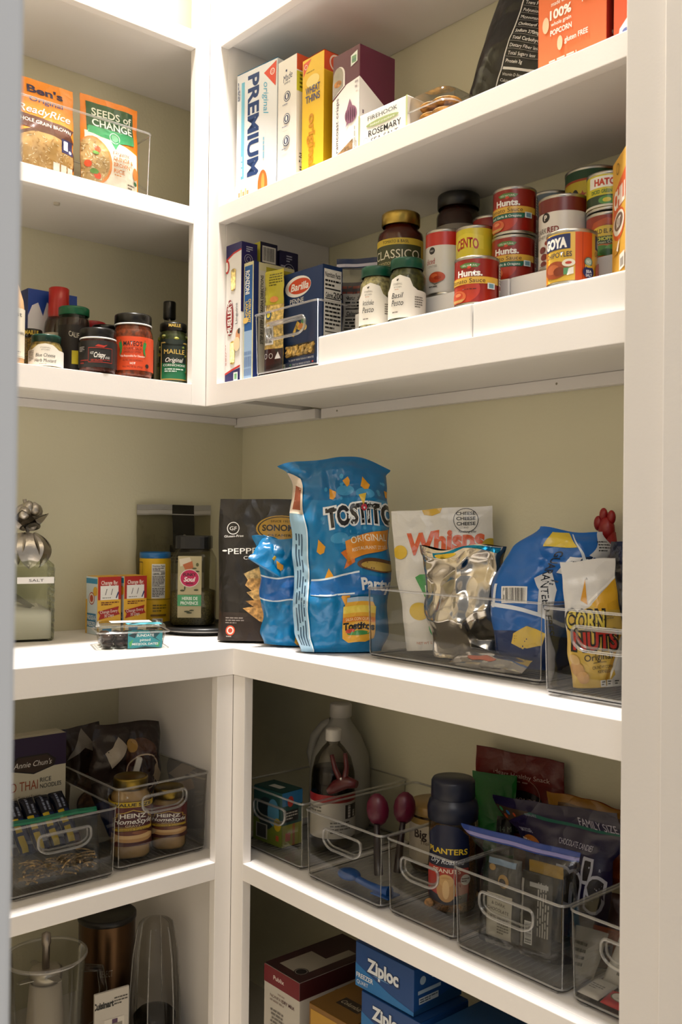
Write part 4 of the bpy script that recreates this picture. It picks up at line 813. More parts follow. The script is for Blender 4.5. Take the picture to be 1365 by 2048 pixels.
# ================================================================ the worktop, left arm
def salt_jar():
    t = thing('salt_jar', 'square glass salt jar with a pewter leaf-and-fruit lid, at the left end of the worktop', 'jar', (.098, -.608, CT), 76)
    a, h = .050, .176; glass = M('eef1e6', 'pane')
    rr = lambda s, z: [(x - s, y - s, z) for x, y in rrect(2 * s, 2 * s, s * .28, n=4)]
    g = G(); rows = [rr(a * .94, 0), rr(a, .004), rr(a, h * .82), rr(a * .97, h * .88), rr(a * .78, h * .93), rr(a * .70, h * .955), rr(a * .72, h)]
    g.grid(rows, glass, closed_u=True); g.face(rows[0][::-1], M('c9cfb8', 'pane')); g.obj('glass', t)
    g = G(); b = a - .005   # pressed lattice on the sides
    for sx in (1, -1):
        for r_ in range(13):
            for c in range(5):
                z = .018 + r_ * .0105; y = -.032 + c * .0155 + (.0078 if r_ % 2 else 0)
                if abs(y) < .04: g.ball((sx * (a + .0002), y, z), .0038, M('ffffff', 'clear'), sx=.4, sy=.75, sz=1.25, seg=8)
    g.obj('pressed_pattern', t)
    g = G(); rows = [rr(b, .004), rr(b, .05), [(x, y, z + .01 * noise.noise(Vector((x * 40, y * 40, 3)))) for x, y, z in rr(b, .062)], [(x * .5, y * .5, .07 + .012 * noise.noise(Vector((x * 30, y * 30, 5)))) for x, y, z in rr(b, 0)]]
    g.grid(rows, M('e6e0d8', 'matte'), closed_u=True); g.face(rows[-1], M('e6e0d8', 'matte')); g.obj('salt', t)
    g = G(); g.box(-.026, -a - .0012, h * .665, .046, -a - .0002, h * .74, M('f2efec'), bev=.0002)
    art_on(g, [Tx('SALT', .52, .5, .42, '3a3836', w=.4)], .072, h * .075, plane_fn((-.026, -a - .0012, h * .665), (1, 0, 0), (0, 0, 1))); g.obj('label', t)
    # scoop half buried in the salt
    g = G(); n = 12; rows = []
    for j in range(7):
        s = j / 6; rows.append([Vector((-.03 + s * .05, -.03 + .016 * cos(R(200 * i / n - 100)), .085 - s * .03 + .016 * (1 - s * .4) * sin(R(180 * i / n)))) for i in range(n + 1)])
    g.grid(rows, M('a8a6a0', 'pewter')); g.tube([(-.03, -.03, .1), (-.04, -.02, .118)], .004, M('a8a6a0', 'pewter')); g.obj('scoop', t)
    pw = M('bdb7ae', 'pewter')
    g = G(); g.lathe([(a * .74, h - .004), (a * .80, h), (a * .8, h + .012), (a * .6, h + .026), (a * .3, h + .034), (0, h + .036)], pw, n=28); g.obj('lid', t)
    def leaf(name, base, az, tilt, L, Wd, droop):
        g = G(); rows = []; N = 10
        D = Vector((sin(R(az)), -cos(R(az)), 0)); S_ = Vector((cos(R(az)), sin(R(az)), 0))
        for sgn in (0, 1):
            rows = []
            for j in range(N + 1):
                s = j / N; wd = Wd * sin(pi * min(1, s * .93 + .07)) ** .8 * (1 - .25 * s); ang = R(tilt) - R(droop) * s
                c = Vector(base) + D * (L * (sin(R(90) * 0) + s * cos(ang))) + Vector((0, 0, L * s * sin(ang)))
                rows.append([c + S_ * (wd * q) + Vector((0, 0, -abs(q) * wd * .35 + .0022 * abs(sin(q * 9))))  + D * (.003 * abs(q)) - Vector((0, 0, .002 * sgn)) - D * (.0015 * sgn) for q in (-1, -.66, -.33, 0, .33, .66, 1)])
            g.grid(rows if sgn == 0 else [r[::-1] for r in rows], pw)
        g.obj(name, t)
    for k, (az, L, Wd) in enumerate(((-45, .056, .022), (0, .062, .026), (48, .060, .024), (100, .056, .022), (-95, .056, .022), (180, .05, .02))):
        leaf('leaf', (.016 * sin(R(az)), -.016 * cos(R(az)), h + .044), az, -18, L * 1.2, Wd * 1.15, 62)
    for k, (az, L, Wd, tl) in enumerate(((-25, .042, .020, 78), (50, .045, .020, 66), (-95, .045, .020, 70), (150, .04, .018, 70), (10, .035, .018, 50))):
        leaf('leaf', (0, 0, h + .05), az, tl, L * 1.25, Wd * 1.3, 30)
    g = G()
    for k in range(9):
        A = k * 2.4; q = .004 + .0022 * k; g.ball((q * cos(A), q * sin(A), h + .085 + .006 * (k % 3) - .0012 * k), .0125, pw, sz=1.2, seg=10, jit=.15, seed=k)
    g.tube([(0, 0, h + .03), (.002, 0, h + .07), (-.006, .002, h + .112)], .004, pw); g.obj('fruit_knob', t)
salt_jar()
def soda(y, label):
    carton('baking_soda_box', label, 'carton', (.122, y, CT), 90, .056, .052, .124, 'e8b43a',
      front=[('r', .02, .60, 1, 1, 'b02a22'), Tx('Change By:', .5, .90, .07, 'f3ece0', w=.7, b=.01), ('r', .12, .60, .88, .845, 'eeece6'), Tx('/', .36, .74, .11, '2a2826'), Tx('/', .6, .74, .11, '2a2826'), ('l', .2, .62, .8, .65, 1, '8a8680'), ('p', [(.76, .63), (.8, .62), (.9, .72), (.86, .74)], '24386a'),
             ('l', .15, .50, .9, .57, 2, '6a2a20'), ('p', [(.05, .26), (.12, .34), (.02, .40), (.9, .48), (.86, .40), (.95, .34), (.05, .26)], 'a8271f'), Tx('Change Every', .47, .40, .055, 'f3ece0', w=.74, rot=4), Tx('30 Days', .48, .33, .055, 'f3ece0', w=.4, rot=4), ('r', .05, 0, .98, .2, 'e9dfcc'), ('r', .2, .02, .6, .1, '3f8ac0'), ('l', .6, .1, .95, .14, 1, '7a7468')],
      left=[('r', 0, 0, 1, 1, 'd9e4ea'), ('r', 0, .88, 1, .97, '3a96c4'), ('c', .5, .62, .26, 'b02a22'), ('c', .5, .62, .22, 'f0e6da'), ('c', .5, .62, .15, 'c2503a'), ('r', .04, .12, .9, .36, '3a84b4'), Tx('FRIDGE-N-', .5, .29, .08, 'f2f4f4', w=.8, b=.02), Tx('FREEZER', .5, .18, .08, 'f2f4f4', w=.74, b=.02), ('e', .85, .75, .2, .08, 'e8b43a'), ('r', 0, 0, .12, .6, 'e8b43a')],
      right=[('r', 0, 0, 1, 1, 'd9a030')], group='baking soda boxes')
soda(-.4605, 'left one of two yellow and red baking soda boxes, showing its pale blue side')
soda(-.3975, 'right one of two yellow and red baking soda boxes, next to the yellow tub')
def dates():
    t = thing('date_tray', 'clear clamshell of pitted dates with a teal label, at the front of the worktop', 'food tray', (.346, -.567, CT), 70)
    w, d, h = .128, .102, .046; cl = M('f0f2ee', 'pane')
    tp = lambda e, z, r=.016: [(x - (w / 2 - x) * e, y - (d / 2 - y) * e, z) for x, y in rrect(w, d, r)]
    g = G(); rows = [tp(-.14, .001), tp(-.10, .003), tp(-.02, h * .62), tp(-.01, h * .68)]; g.grid(rows, cl, closed_u=True); g.face(rows[0][::-1], cl); g.obj('tray', t)
    g = G(); rows = [tp(.07, h * .68), tp(.08, h * .72), tp(.0, h * .74), tp(-.03, h * .96), tp(-.06, h)]; g.grid(rows, cl, closed_u=True); g.face(rows[-1], cl); g.obj('lid', t)
    G().tube(tp(.085, h * .70), .0015, M('ffffff', 'clear'), closed=True).obj('rim', t)
    g = G(); rnd = random.Random(4)
    for i in range(5):
        for j in range(3):
            for k in range(2): g.ball((.017 + i * .0235, .022 + j * .029, .009 + k * .0125), .0115, M(rnd.choice(('2a1a16', '3a2620', '241512')), 'liquid'), sx=1.0, sy=1.2, sz=.62, seg=10, jit=.25, seed=i * 9 + j * 3 + k)
    g.obj('dates', t)
    g = G(); f = plane_fn((.052, -.0012 + .005, .001), (1, 0, 0), (0, -.1, 1))
    art_on(g, [('p', [(0, 0), (0, .95), (.2, 1), (1, .92), (1, 0)], '2f8a92'), ('p', [(.0, .7), (.3, .95), (.2, .55)], '1d3a40'), ('p', [(.6, .95), (.95, .85), (.8, .55), (.98, .3), (.7, .6)], '1d4a52'), ('p', [(.02, .3), (.16, .5), (.08, .05)], '4aa05a'), ('p', [(.2, .0), (.5, .1), (.9, .0)], '1d3a40'), ('p', [(.8, .1), (.95, .4), (.9, .05)], '3f9a6a'), Tx('SUNDATE', .5, .70, .14, 'eaf0ec', w=.5, b=.01), Tx('pitted', .5, .46, .14, 'eaf0ec', w=.3), Tx('MEDJOOL DATES', .5, .24, .12, 'eaf0ec', w=.76, b=.01)], .066, h * .78, f)
    f2 = plane_fn((.052, .002, h + .0006), (1, 0, 0), (0, 1, 0)); art_on(g, [('r', 0, 0, 1, .42, '58b4c4'), ('p', [(.0, .0), (.4, .3), (.2, .42)], '1d3a40'), ('p', [(.5, .0), (.9, .2), (.7, .42)], '2f8a92'), ('r', -.4, .5, .8, .95, 'f0ece8')], .066, .08, f2, clip=False)
    g.obj('label', t)
dates()
def turntable():
    t = thing('turntable', 'black and steel lazy susan turntable under the spice jars', 'turntable', (.19, -.235, CT))
    G().lathe([(0, .0), (.085, 0), (.09, .001), (.09, .006), (0, .006)], M('1a1a1a', 'plastic'), n=48).obj('base', t)
    G().lathe([(.0, .0065), (.098, .0065), (.101, .008), (.101, .010), (.0, .010)], M('b9b7b2', 'metal'), n=56).obj('steel_band', t)
    G().lathe([(.0, .0102), (.103, .0102), (.1035, .0125), (.100, .0165), (.097, .0165), (.096, .0130), (0, .0130)], M('222222', 'plastic'), n=56).obj('tray', t)
turntable()
jar('drink_powder_tub', 'yellow cardboard tub with a blue lid, behind the baking soda boxes', 'tub', (.0575, -.2835, CT), fc(.057, -.28, 22), [(.034, 0), (.0345, .003), (.0345, .164)], 'e0b41c', 'paper', .160, ('2a6fae', 'gloss'), [(.0345, .160), (.0355, .161), (.0355, .172), (.034, .174), (.032, .171), (0, .171)],
    (.003, .157, 6.2, 'e0b41c', [('r', 0, .0, 1, .02, 'c99a14'), ('r', .405, .42, .55, .92, 'e8e6e0')] + nutri(.405, .42, .55, .92, 'e8e6e0') + [('r', 0, .40, 1, .41, '8a7414'), ('r', .3, .3, .303, .95, '33301c'), ('r', .2, .94, .303, .95, '33301c'), Tx('AN', .28, .66, .08, '2a2a4a', w=.06, b=.03), ('l', .42, .22, .56, .34, 3, '6a5a14'), ('r', .4, .16, .56, .19, '7a5a1c'), ('b', .42, .03, .52, .13)]), glass='e6ba24', ribs=False)
def herbs():
    t = thing('spice_jar', 'large clear herbs de Provence jar with a black lid and a pink oval badge', 'spice jar', (.165, -.246, CT + .0134), fc(.165, -.246, -6))
    r, h = .0495, .178
    def oc(s, z): return [(s * cos(2 * pi * i / 32) / (abs(cos(2 * pi * i / 32)) ** 5 + abs(sin(2 * pi * i / 32)) ** 5) ** .2, s * sin(2 * pi * i / 32) / (abs(cos(2 * pi * i / 32)) ** 5 + abs(sin(2 * pi * i / 32)) ** 5) ** .2, z) for i in range(32)]
    g = G(); rows = [oc(r * .9, 0), oc(r, .006), oc(r, h * .80), oc(r * .98, h * .84), oc(r * .8, h * .94), oc(r * .74, h * .96), oc(r * .74, h)]; g.grid(rows, M('f0f0e8', 'pane'), closed_u=True); g.face(rows[0][::-1], M('f0f0e8', 'pane')); g.obj('glass', t)
    g = G(); q = r - .002; rows = [oc(q * .9, .003), oc(q, .008), oc(q, h * .42), oc(q * .7, h * .45), oc(q * .2, h * .44)]; g.grid(rows, M('5c5430', 'grain'), closed_u=True); g.face(rows[-1], M('5c5430', 'grain')); g.obj('dried_herbs', t)
    g = G(); rows = [oc(r * .80, h * .965), oc(r * .81, h * .97), oc(r * .81, h * 1.11), oc(r * .78, h * 1.125)]; g.grid(rows, M('171717', 'plastic'), closed_u=True, smooth=False); g.face(rows[-1], M('171717', 'plastic')); g.obj('lid', t)
    w, lh = .052, .136; g = G()
    art_on(g, [('r', 0, 0, 1, 1, 'b9ad86'), ('p', [(.05, .95), (.5, .98), (.6, .88), (.1, .83)], 'd8cdb8'), ('p', [(.2, .86), (.6, .92), (.66, .8), (.3, .78)], 'b8653c'), ('e', .82, .86, .06, .03, '5a5a34'), ('e', .7, .8, .1, .012, '3e4426'), ('e', .8, .75, .12, .012, '3e4426'), ('e', .72, .70, .03, .04, '3e4426'),
               ('e', .5, .64, .41, .145, 'efe2de'), ('e', .5, .64, .385, .135, 'c21f56'), Tx('FUNKY', .5, .70, .05, '2a1420', w=.54, b=.03), Tx('Soul', .5, .625, .075, 'f3eae6', w=.5, b=.03, sh=.25), Tx('SPICES', .5, .555, .025, '2a1420', w=.3, b=.02), ('e', .2, .44, .1, .015, '3e4426'), ('e', .3, .48, .03, .03, '3e4426'), ('e', .78, .45, .1, .014, '3e4426'),
               ('r', 0, .19, 1, .37, '4a9a66'), Tx('HERBS DE', .52, .315, .052, 'e4efe2', w=.66, b=.03), Tx('PROVENCE', .5, .24, .052, 'e4efe2', w=.74, b=.03), ('e', .4, .1, .12, .012, '3e4426'), ('e', .5, .08, .12, .012, '3e4426'), ('e', .6, .12, .1, .01, '3e4426')], w, lh, plane_fn((-w / 2 - .004, -r - .0008, .02), (1, 0, 0), (0, 0, 1)))
    g.obj('label', t)
herbs()
jar('spice_jar', 'jar of coarse pink salt with a black lid, partly behind the black cracker pouch', 'spice jar', (.2255, -.162, CT + .0168), fc(.22, -.16), jarp(.034, .16, .84, .12), 'b87f62', 'grain', .118, ('141414', 'plastic'), lidp(.031, .146, .026), ribs=False)
zip_bag('crumpled clear grocery pouch with a black hanging tab and fine print, back in the corner', (.0115, -.205, CT), (0, 0, 90), .205, .285, ((0, .012), (.4, .013), (.8, .01), (1, .002)), 'a9a69e', 'bdb9b0', art=[('r', .46, .66, .76, 1.0, '151413'), ('o', .62, .73, .03, .01, '8a867c'), ('r', .42, .60, 1, .66, '17150f'), ('l', .2, .48, .6, .58, 4, '2a2620'), ('r', .1, .1, .9, .42, 'b8af9a')], seed=31, wr=.0025, tint='dcdad2')

# ================================================================ the worktop, right arm
def Rr(c, d): return c
CR = ('b98a4e', 'bake')
bag('cracker_pouch', 'matt black cracker pouch with a yellow oval badge, standing in the worktop corner', 'pouch', (.4215, -.2455, CT), (-4, 0, 46), .186, .293, ((0, .05), (.12, .05), (.5, .035), (.85, .016), (1, .003)), ('1a1716', 'film'),
    front=[('r', 0, 0, 1, .2, '2a201c'), ('o', .17, .79, .07, .008, 'e6e2dc'), Tx('GF', .17, .79, .027, 'e6e2dc', w=.08), Tx('Gluten-Free', .18, .735, .016, 'e6e2dc', w=.22, b=.01, rot=3), ('e', .71, .79, .285, .092, 'b98f2e'), ('e', .71, .79, .265, .084, '1a1712'), ('e', .71, .79, .25, .078, 'b98f2e'), Tx('SINCE 1957', .7, .84, .015, '1a1712', w=.22), Tx('SONOMA', .71, .795, .044, '1a1712', w=.43, b=.03), Tx('CREAMERY', .71, .74, .018, '1a1712', w=.3),
           Tx('PEPPER JACK', .50, .635, .042, 'ebe7e0', w=.76, b=.005, rot=2), Tx('CRUNCH', .45, .585, .024, 'ebe7e0', w=.3, rot=2), ('e', .08, .63, .03, .006, 'ebe7e0'),
           ('p', [(.30, .47), (.52, .53), (.82, .52), (1, .47), (1, .36), (.38, .40)], ('c9ab72', 'bake')), ('p', [(.32, .39), (.36, .44), (1, .42), (1, .30), (.42, .34)], ('b98d50', 'bake')), ('p', [(.34, .34), (.5, .37), (1, .34), (1, .25), (.44, .28)], ('c29a5a', 'bake')), ('p', [(.33, .28), (.5, .29), (1, .27), (1, .2), (.5, .21)], ('a97a3e', 'bake')), ('p', [(.30, .23), (.4, .24), (1, .2), (.9, .15), (.66, .11), (.5, .14)], ('b98a4c', 'bake')),
           ('l', .1, .12, .32, .17, 3, '8a7f78'), ('c', .165, .075, .055, 'd8502e'), ('c', .165, .075, .04, 'f0e2d8'), ('c', .165, .075, .026, 'c2442a'), ('l', .12, .028, .22, .04, 1, 'c8beb4')],
    W=((0, .97), (.3, .95), (.7, 1), (1, .98)), seed=41, wr=.0015, fq=14, p=5)
chip = lambda x, y, s, a, c='d9961e': ('p', [(x + s * cos(R(a + q)), y + s * .72 * sin(R(a + q))) for q in (90, 200, 245, 290, 340)], c)
def salsa_art(cx, cy, w, h, n=.1):
    return [('p', [(cx - w, cy - h * .8), (cx - w, cy + h * .55), (cx - w * .8, cy + h * .8), (cx + w * .8, cy + h * .8), (cx + w, cy + h * .55), (cx + w, cy - h * .8), (cx + w * .6, cy - h), (cx - w * .6, cy - h)], 'd8a234'), ('r', cx - w, cy + h * .3, cx + w, cy + h * .62, 'd9c04a'), ('r', cx - w * .8, cy + h * .8, cx + w * .8, cy + h, '9fb4c4'), ('r', cx - w, cy - h * .1, cx + w, cy + h * .12, 'd07a2a'), Tx('SALSA CON QUESO', cx, cy + h * .02, .016, 'f0e2b0', w=w * 1.6), Tx('Tostitos', cx, cy - h * .28, .036, '17171a', w=w * 1.9, b=.05), ('e', cx, cy - h * .6, w * .7, h * .1, '3f8a4a'), ('e', cx - w * .5, cy - h * .5, w * .3, h * .1, 'c24a34')]
TB = '0b74ab'
def small_flap(t, S):
    o, _ = bag('folded_top', '', '', None, None, .07, .066, ((0, .005), (.5, .022), (1, .016)), TB, front=[('p', [(.55, .3), (1, .2), (1, .8), (.65, .95)], 'd9b23a')], seed=44, wr=.006, fq=60, nu=16, nv=16, parent=t)
    o.location = (-.052, -.034, .152); o.rotation_euler = (R(-32), R(28), R(8))
bag('tortilla_chip_bag', 'small rumpled blue tortilla chip bag with its top folded over, left of the big one', 'bag', (.510, -.2405, CT), (0, 2, 44), .122, .213, ((0, .03), (.08, .045), (.6, .047), (.85, .04), (1, .018)), TB,
    front=[('p', [(.0, .62), (1, .66), (1, .46), (0, .42)], '1a66b4'), ('p', [(0, .41), (1, .45), (1, .462), (0, .424)], 'd6e6ee'), ('p', [(0, .62), (1, .66), (1, .675), (0, .634)], 'd6e6ee'), chip(.4, .76, .07, 20), chip(.9, .72, .08, 100, 'd9b23a'), chip(.72, .40, .07, 200), ('r', .86, 0, 1, .6, '9cc2da'), ('lv', .88, .05, .97, .55, 2, '2a4a6a')] + salsa_art(.82, .2, .2, .19),
    X=((0, 0), (.6, -.005), (1, -.025)), W=((0, .8), (.1, .95), (.7, .92), (.88, .86), (1, .96)), seed=43, wr=.0095, fq=26, back='c9d2d6', nu=34, nv=50, parts=small_flap)
def bigbag():
    ts = []
    art = [('r', 0, 0, 1, 1, TB), ('r', 0, .78, 1, 1, '0a659a')]
    rnd = random.Random(2); dots = []
    for k in range(22):
        x, y, q = rnd.uniform(.3, .95), rnd.uniform(.5, .9), rnd.uniform(.012, .022); dots.append([(x + q * cos(a * .52), y + q * .6 * sin(a * .52)) for a in range(12)])
    art.append(('m', dots, '3a94c0'))
    for x, y, a in ((.56, .82, 10), (.75, .80, 60), (.92, .75, 30), (.47, .58, 80), (.62, .56, 10), (.9, .62, 140)): art.append(('e', x, y, .09, .028, '3a8fbe'))
    for x, y, s, a in ((.42, .81, .045, 30), (.58, .865, .04, 80), (.76, .855, .05, 10), (.985, .82, .04, 50), (.27, .545, .055, 20), (.34, .395, .055, 0), (.51, .27, .05, 180)): art.append(chip(x, y, s, a))
    art += [('p', [(.15, .30), (.15, .37), (.66, .40), (.66, .38), (1, .385), (1, .295), (.62, .285)], '1468b0'), ('p', [(.15, .30), (.6, .29), (.6, .298), (.15, .308)], 'd6e6ee'), ('p', [(.15, .37), (.66, .396), (.66, .405), (.15, .379)], 'd6e6ee'),
            ] + [Tx('TOSTiTOS', .73, .70, .098, 'dfe4e6', w=.80, b=.11, rot=3), Tx('TOSTiTOS', .73, .70, .098, '16161a', w=.76, b=.045, rot=3), ('p', [(.685, .79), (.76, .80), (.73, .735)], 'd6b53a'), ('c', .735, .725, .03, 'b01f34')] + [
            ('p', [(.47, .505), (.6, .535), (.62, .45), (.5, .42), (.53, .465)], 'c96a1c'), ('p', [(.52, .56), (.98, .63), (.98, .53), (.54, .455)], 'd98a2a'), Tx('ORIGINAL', .77, .575, .035, 'f0e6cf', w=.38, b=.01, rot=7), Tx('RESTAURANT STYLE', .77, .525, .018, 'f0e6cf', w=.36, rot=7), ('e', .86, .44, .22, .035, '5a3a22'), ('e', .86, .435, .18, .022, 'b89a4a'),
            Tx('Party', .83, .345, .062, 'e4e8ea', w=.32, b=.035, rot=3)] + salsa_art(.66, .16, .17, .115) + [('r', 0, 0, .13, .70, '9cc2da'), ('p', [(0, .70), (.13, .70), (.1, .9), (0, .95)], 'c8b8a4'), ('p', [(.02, .72), (.1, .72), (.09, .84), (.03, .86)], '8a4a34'), ('r', .12, 0, .132, .7, 'd6e6ee')] + [('lv', .02, .04, .11, .6, 4, '33506a')]
    bag('tortilla_chip_bag', 'big blue party-size tortilla chip bag standing tall on the worktop', 'bag', (.632, -.210, CT), (-2, 0, 55), .222, .372, ((0, .045), (.06, .075), (.3, .098), (.75, .10), (.93, .06), (1, .006)), TB, front=art,
        X=((0, .0), (.3, .0), (1, -.012)), W=((0, .66), (.1, .78), (.3, .82), (.6, .86), (.9, .84), (.955, .85), (1, .97)), arch=.022, seed=47, wr=.0125, fq=17, nu=44, nv=70, p=2.3)
bigbag()
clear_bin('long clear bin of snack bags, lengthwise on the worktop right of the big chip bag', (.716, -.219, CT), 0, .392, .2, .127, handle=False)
ZB = CT + .0085
bag('cheese_crisp_pouch', 'white pouch with orange brush lettering and green label, left in the long clear bin', 'pouch', (.8085, -.099, ZB), (-5, -4, 40), .184, .263, ((0, .05), (.1, .052), (.6, .035), (.9, .01), (1, .003)), 'dcd8cf',
    front=[('p', [(.31, 1), (.33, .965), (.41, .95), (.49, .965), (.51, 1)], 'cfa51e'), Tx('Whisps', .53, .77, .15, 'd5581c', w=.78, b=.045, sh=.15, rot=2), ('c', .74, .905, .125, '2a2824'), ('c', .74, .905, .118, 'dcd8cf'), Tx('CHEESE', .74, .955, .024, '2a2824', w=.19, b=.03), Tx('CHEESE', .74, .918, .024, '2a2824', w=.19, b=.03), Tx('CHEESE', .74, .881, .024, '2a2824', w=.19, b=.03), Tx('AND', .74, .853, .012, '2a2824', w=.05), Tx('Nothing Else', .75, .825, .017, '2a2824', w=.18, sh=.3),
           Tx('CHEESE CRISPS', .6, .615, .032, 'd5581c', w=.5), ('e', .06, .70, .07, .05, 'd9b434'), ('e', .2, .28, .11, .062, 'cfae3a'), ('p', [(.2, .52), (.25, .54), (.8, .53), (.8, .32), (.3, .33)], '3f9a4a'), Tx('PARM', .5, .425, .075, 'e4efdc', w=.42, b=.03), ('c', .42, .17, .125, '4aa060'), Tx('13g', .4, .195, .025, 'e4efdc'), Tx('PROTEIN', .42, .155, .018, 'e4efdc', w=.17, b=.02), Tx('NET WT 5.5 OZ (156 g)', .34, .06, .018, 'c97a4a', w=.4), ('e', .97, .72, .08, .05, 'b39a2c')],
    W=((0, .86), (.3, .9), (.6, 1), (1, 1.03)), seed=51, wr=.003, fq=20, p=3.2)
bag('foil_snack_bag', 'crumpled silver foil bag in the middle of the long clear bin', 'bag', (.882, -.142, ZB), (2, 0, 22), .150, .20, ((0, .012), (.1, .035), (.4, .045), (.75, .045), (.92, .04), (1, .028)), ('b9b2a6', 'foil'),
    front=[(('p'), [(.22, .93), (.55, .985), (.95, .94), (.95, .99), (.5, 1.0), (.2, .97)], ('1f6f92', 'foil')), ('e', .35, .95, .12, .02, ('b8a23c', 'foil'))], W=((0, .74), (.08, .8), (.5, .94), (.85, .96), (1, 1.06)), X=((0, .006), (1, -.004)), seed=53, wr=.0125, fq=17, nu=70, nv=84, ridge=.35, facet=1.9)
bag('potato_chip_bag', 'bulging blue chip bag slumped sideways in the long clear bin, its white label showing', 'bag', (1.027, -.126, ZB), (0, 2, 32), .152, .232, ((0, .05), (.1, .075), (.4, .088), (.75, .08), (.93, .05), (1, .01)), '0e5fae',
    front=[('r', 0, .0, 1, .26, '0c2a5a'), ('p', [(.22, .24), (.4, .3), (.62, .26), (.58, .17), (.36, .13), (.2, .17)], 'd3b24a'), ('p', [(.0, .44), (.35, .40), (.8, .33), (1, .35), (1, .38), (.8, .36), (.35, .43), (0, .47)], 'dfe4ea'), ('p', [(.02, .43), (.04, .60), (.07, .6), (.05, .43)], 'dfe4ea'), ('b', .12, .46, .40, .58), ('p', [(.20, .97), (.45, .99), (.62, .9), (.3, .86)], 'd8bb3c'), ('p', [(.52, .40), (.52, .56), (.44, .64), (.56, .70), (.70, .58), (.68, .38)], 'dcdcdc'), Tx('GUARANTEED FRESH', .585, .535, .05, '1d2430', rot=-78, b=.01), ('l', .6, .6, .68, .65, 2, '3a4250'),
           ('r', .60, .70, .84, .83, 'e0e0e0'), ('l', .62, .72, .73, .81, 3, '2a3444'), ('r', .73, .76, .83, .83, '1c3454'), Tx('f', .78, .79, .05, 'eef0f2', b=.05), ('r', .73, .70, .83, .755, '1a4a6a'), ('p', [(.78, .84), (1, .78), (1, 1), (.9, 1)], 'c6c8ca'), ('l', .84, .86, .98, .94, 4, '3a3c40'), ('p', [(.5, .985), (.52, .985), (.8, .80), (.78, .79)], 'cfd8de')],
    W=((0, .62), (.12, .9), (.45, .96), (.66, 1.06), (.85, 1.05), (1, .62)), X=((0, 0), (.56, 0), (1, .05)), seed=55, wr=.0085, fq=18, nu=44, nv=56, p=2.2)
bag('empty_wrapper', 'flattened silver wrapper on the floor of the long bin, under the blue chip bag', 'wrapper', (.985, -.2085, ZB), (-62, 0, 2), .15, .036, ((0, .008), (.5, .012), (1, .004)), ('b9b6b0', 'foil'), front=[('e', .4, .5, .2, .2, 'c96a4a')], seed=57, wr=.003, fq=50, nu=20, nv=12)
def bagclip():
    t = thing('bag_clip', 'teal plastic bag clip on the rear edge of the silver foil bag', 'clip', (.962, -.070, CT + .150), (20, 0, 30))
    m = M('1d8a7a', 'plastic'); G().box(-.05, -.004, 0, .03, 0, .011, m, bev=.003, seg=3).obj('upper_jaw', t); G().box(-.05, .001, 0, .03, .005, .011, m, bev=.003, seg=3).obj('lower_jaw', t)
    g = G(); g.ball((.033, .0005, .0055), .009, m, sy=.6, seg=12); g.obj('hinge', t)
bagclip()
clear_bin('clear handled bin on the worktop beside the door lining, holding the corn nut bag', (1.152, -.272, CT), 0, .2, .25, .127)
bag('corn_nut_bag', 'small white and gold corn nut bag at the front of the right worktop bin', 'bag', (1.203, -.207, ZB), (2, -6, 38), .080, .186, ((0, .03), (.12, .042), (.5, .036), (.8, .016), (.9, .004), (1, .003)), 'dcd8d2',
    front=[('p', [(0, 0), (0, .45), (.1, .6), (.45, .64), (.9, .78), (1, .8), (1, .46), (.72, .3), (.8, .1), (.6, 0)], 'd0ac4a'), ('p', [(.3, .70), (.42, .86), (.42, .66)], 'd89a2c'), ('p', [(.5, .66), (1, .85), (1, .6), (.6, .6)], 'd8a428'), ('p', [(.44, .66), (1, .845), (1, .865), (.44, .685)], 'efeae2'), ('p', [(.7, .06), (1, .36), (1, .40), (.72, .12)], 'efe6d6'), ('p', [(.6, .06), (.92, .42), (.98, .42), (.66, .06)], 'b98a2c'),
           Tx('CORN', .36, .545, .15, '17140f', w=.72, b=.11, rot=-6), Tx('CORN', .36, .545, .15, 'd8c04a', w=.66, b=.03, rot=-6), Tx('NUTS', .50, .385, .14, '17140f', w=.86, b=.12, rot=-3), Tx('NUTS', .50, .385, .14, 'b3261f', w=.78, b=.03, rot=-3), Tx('Original', .52, .255, .055, '2a2620', w=.50, b=.005), ('r', .42, .205, .66, .21, '6a5a3a'), Tx('CRUNCHY CORN', .58, .17, .026, '3a342a', w=.36), Tx('KERNELS', .6, .135, .026, '3a342a', w=.22),
           ('e', .12, .16, .12, .06, 'b98a4a'), ('e', .2, .1, .12, .05, 'c99a5c'), ('e', .1, .24, .08, .04, 'c9a468')] + [('r', .52 + i * .12, .01, .62 + i * .12, .065, 'd8d4cc') for i in range(4)] + [('l', .54 + i * .12, .02, .61 + i * .12, .06, 2, '1a1816') for i in range(4)] + [Tx('A', .45, .86, .02, '2a2620'), ('l', .72, .53, .95, .57, 2, '8a7a4a')],
    W=((0, .95), (.5, 1), (.85, .94), (1, .97)), seed=61, wr=.0035, fq=30)
def claws(name, label, loc, rot, lean):
    t = thing(name, label, 'utensil', loc, (0, lean, rot)); m = M('8f1414', 'plastic')
    for sgn in (-1, 1):
        g = G(); g.tube([(sgn * .0078, 0, .006), (sgn * .0078, 0, .08), (sgn * .010, 0, .17), (sgn * .022, -.002, .235)], lambda s: .0058 + .005 * s * s, m, n=12)
        for k, (dx, dz, r) in enumerate(((.004, .004, .0145), (.020, .016, .008), (-.005, .026, .0075), (.010, .03, .0075))):
            g.ball((sgn * (.022 + dx), -.004, .235 + dz), r, m, sy=.8, sz=1.6, seg=12)
        g.obj('arm', t)
    g = G(); g.ball((0, 0, .007), .013, m, sz=.5, seg=12); g.obj('hinge', t)
claws('silicone_tongs', 'dark red paw-ended silicone tongs standing behind the blue chip bag', (1.1300, -.036, CT), 0, 0)
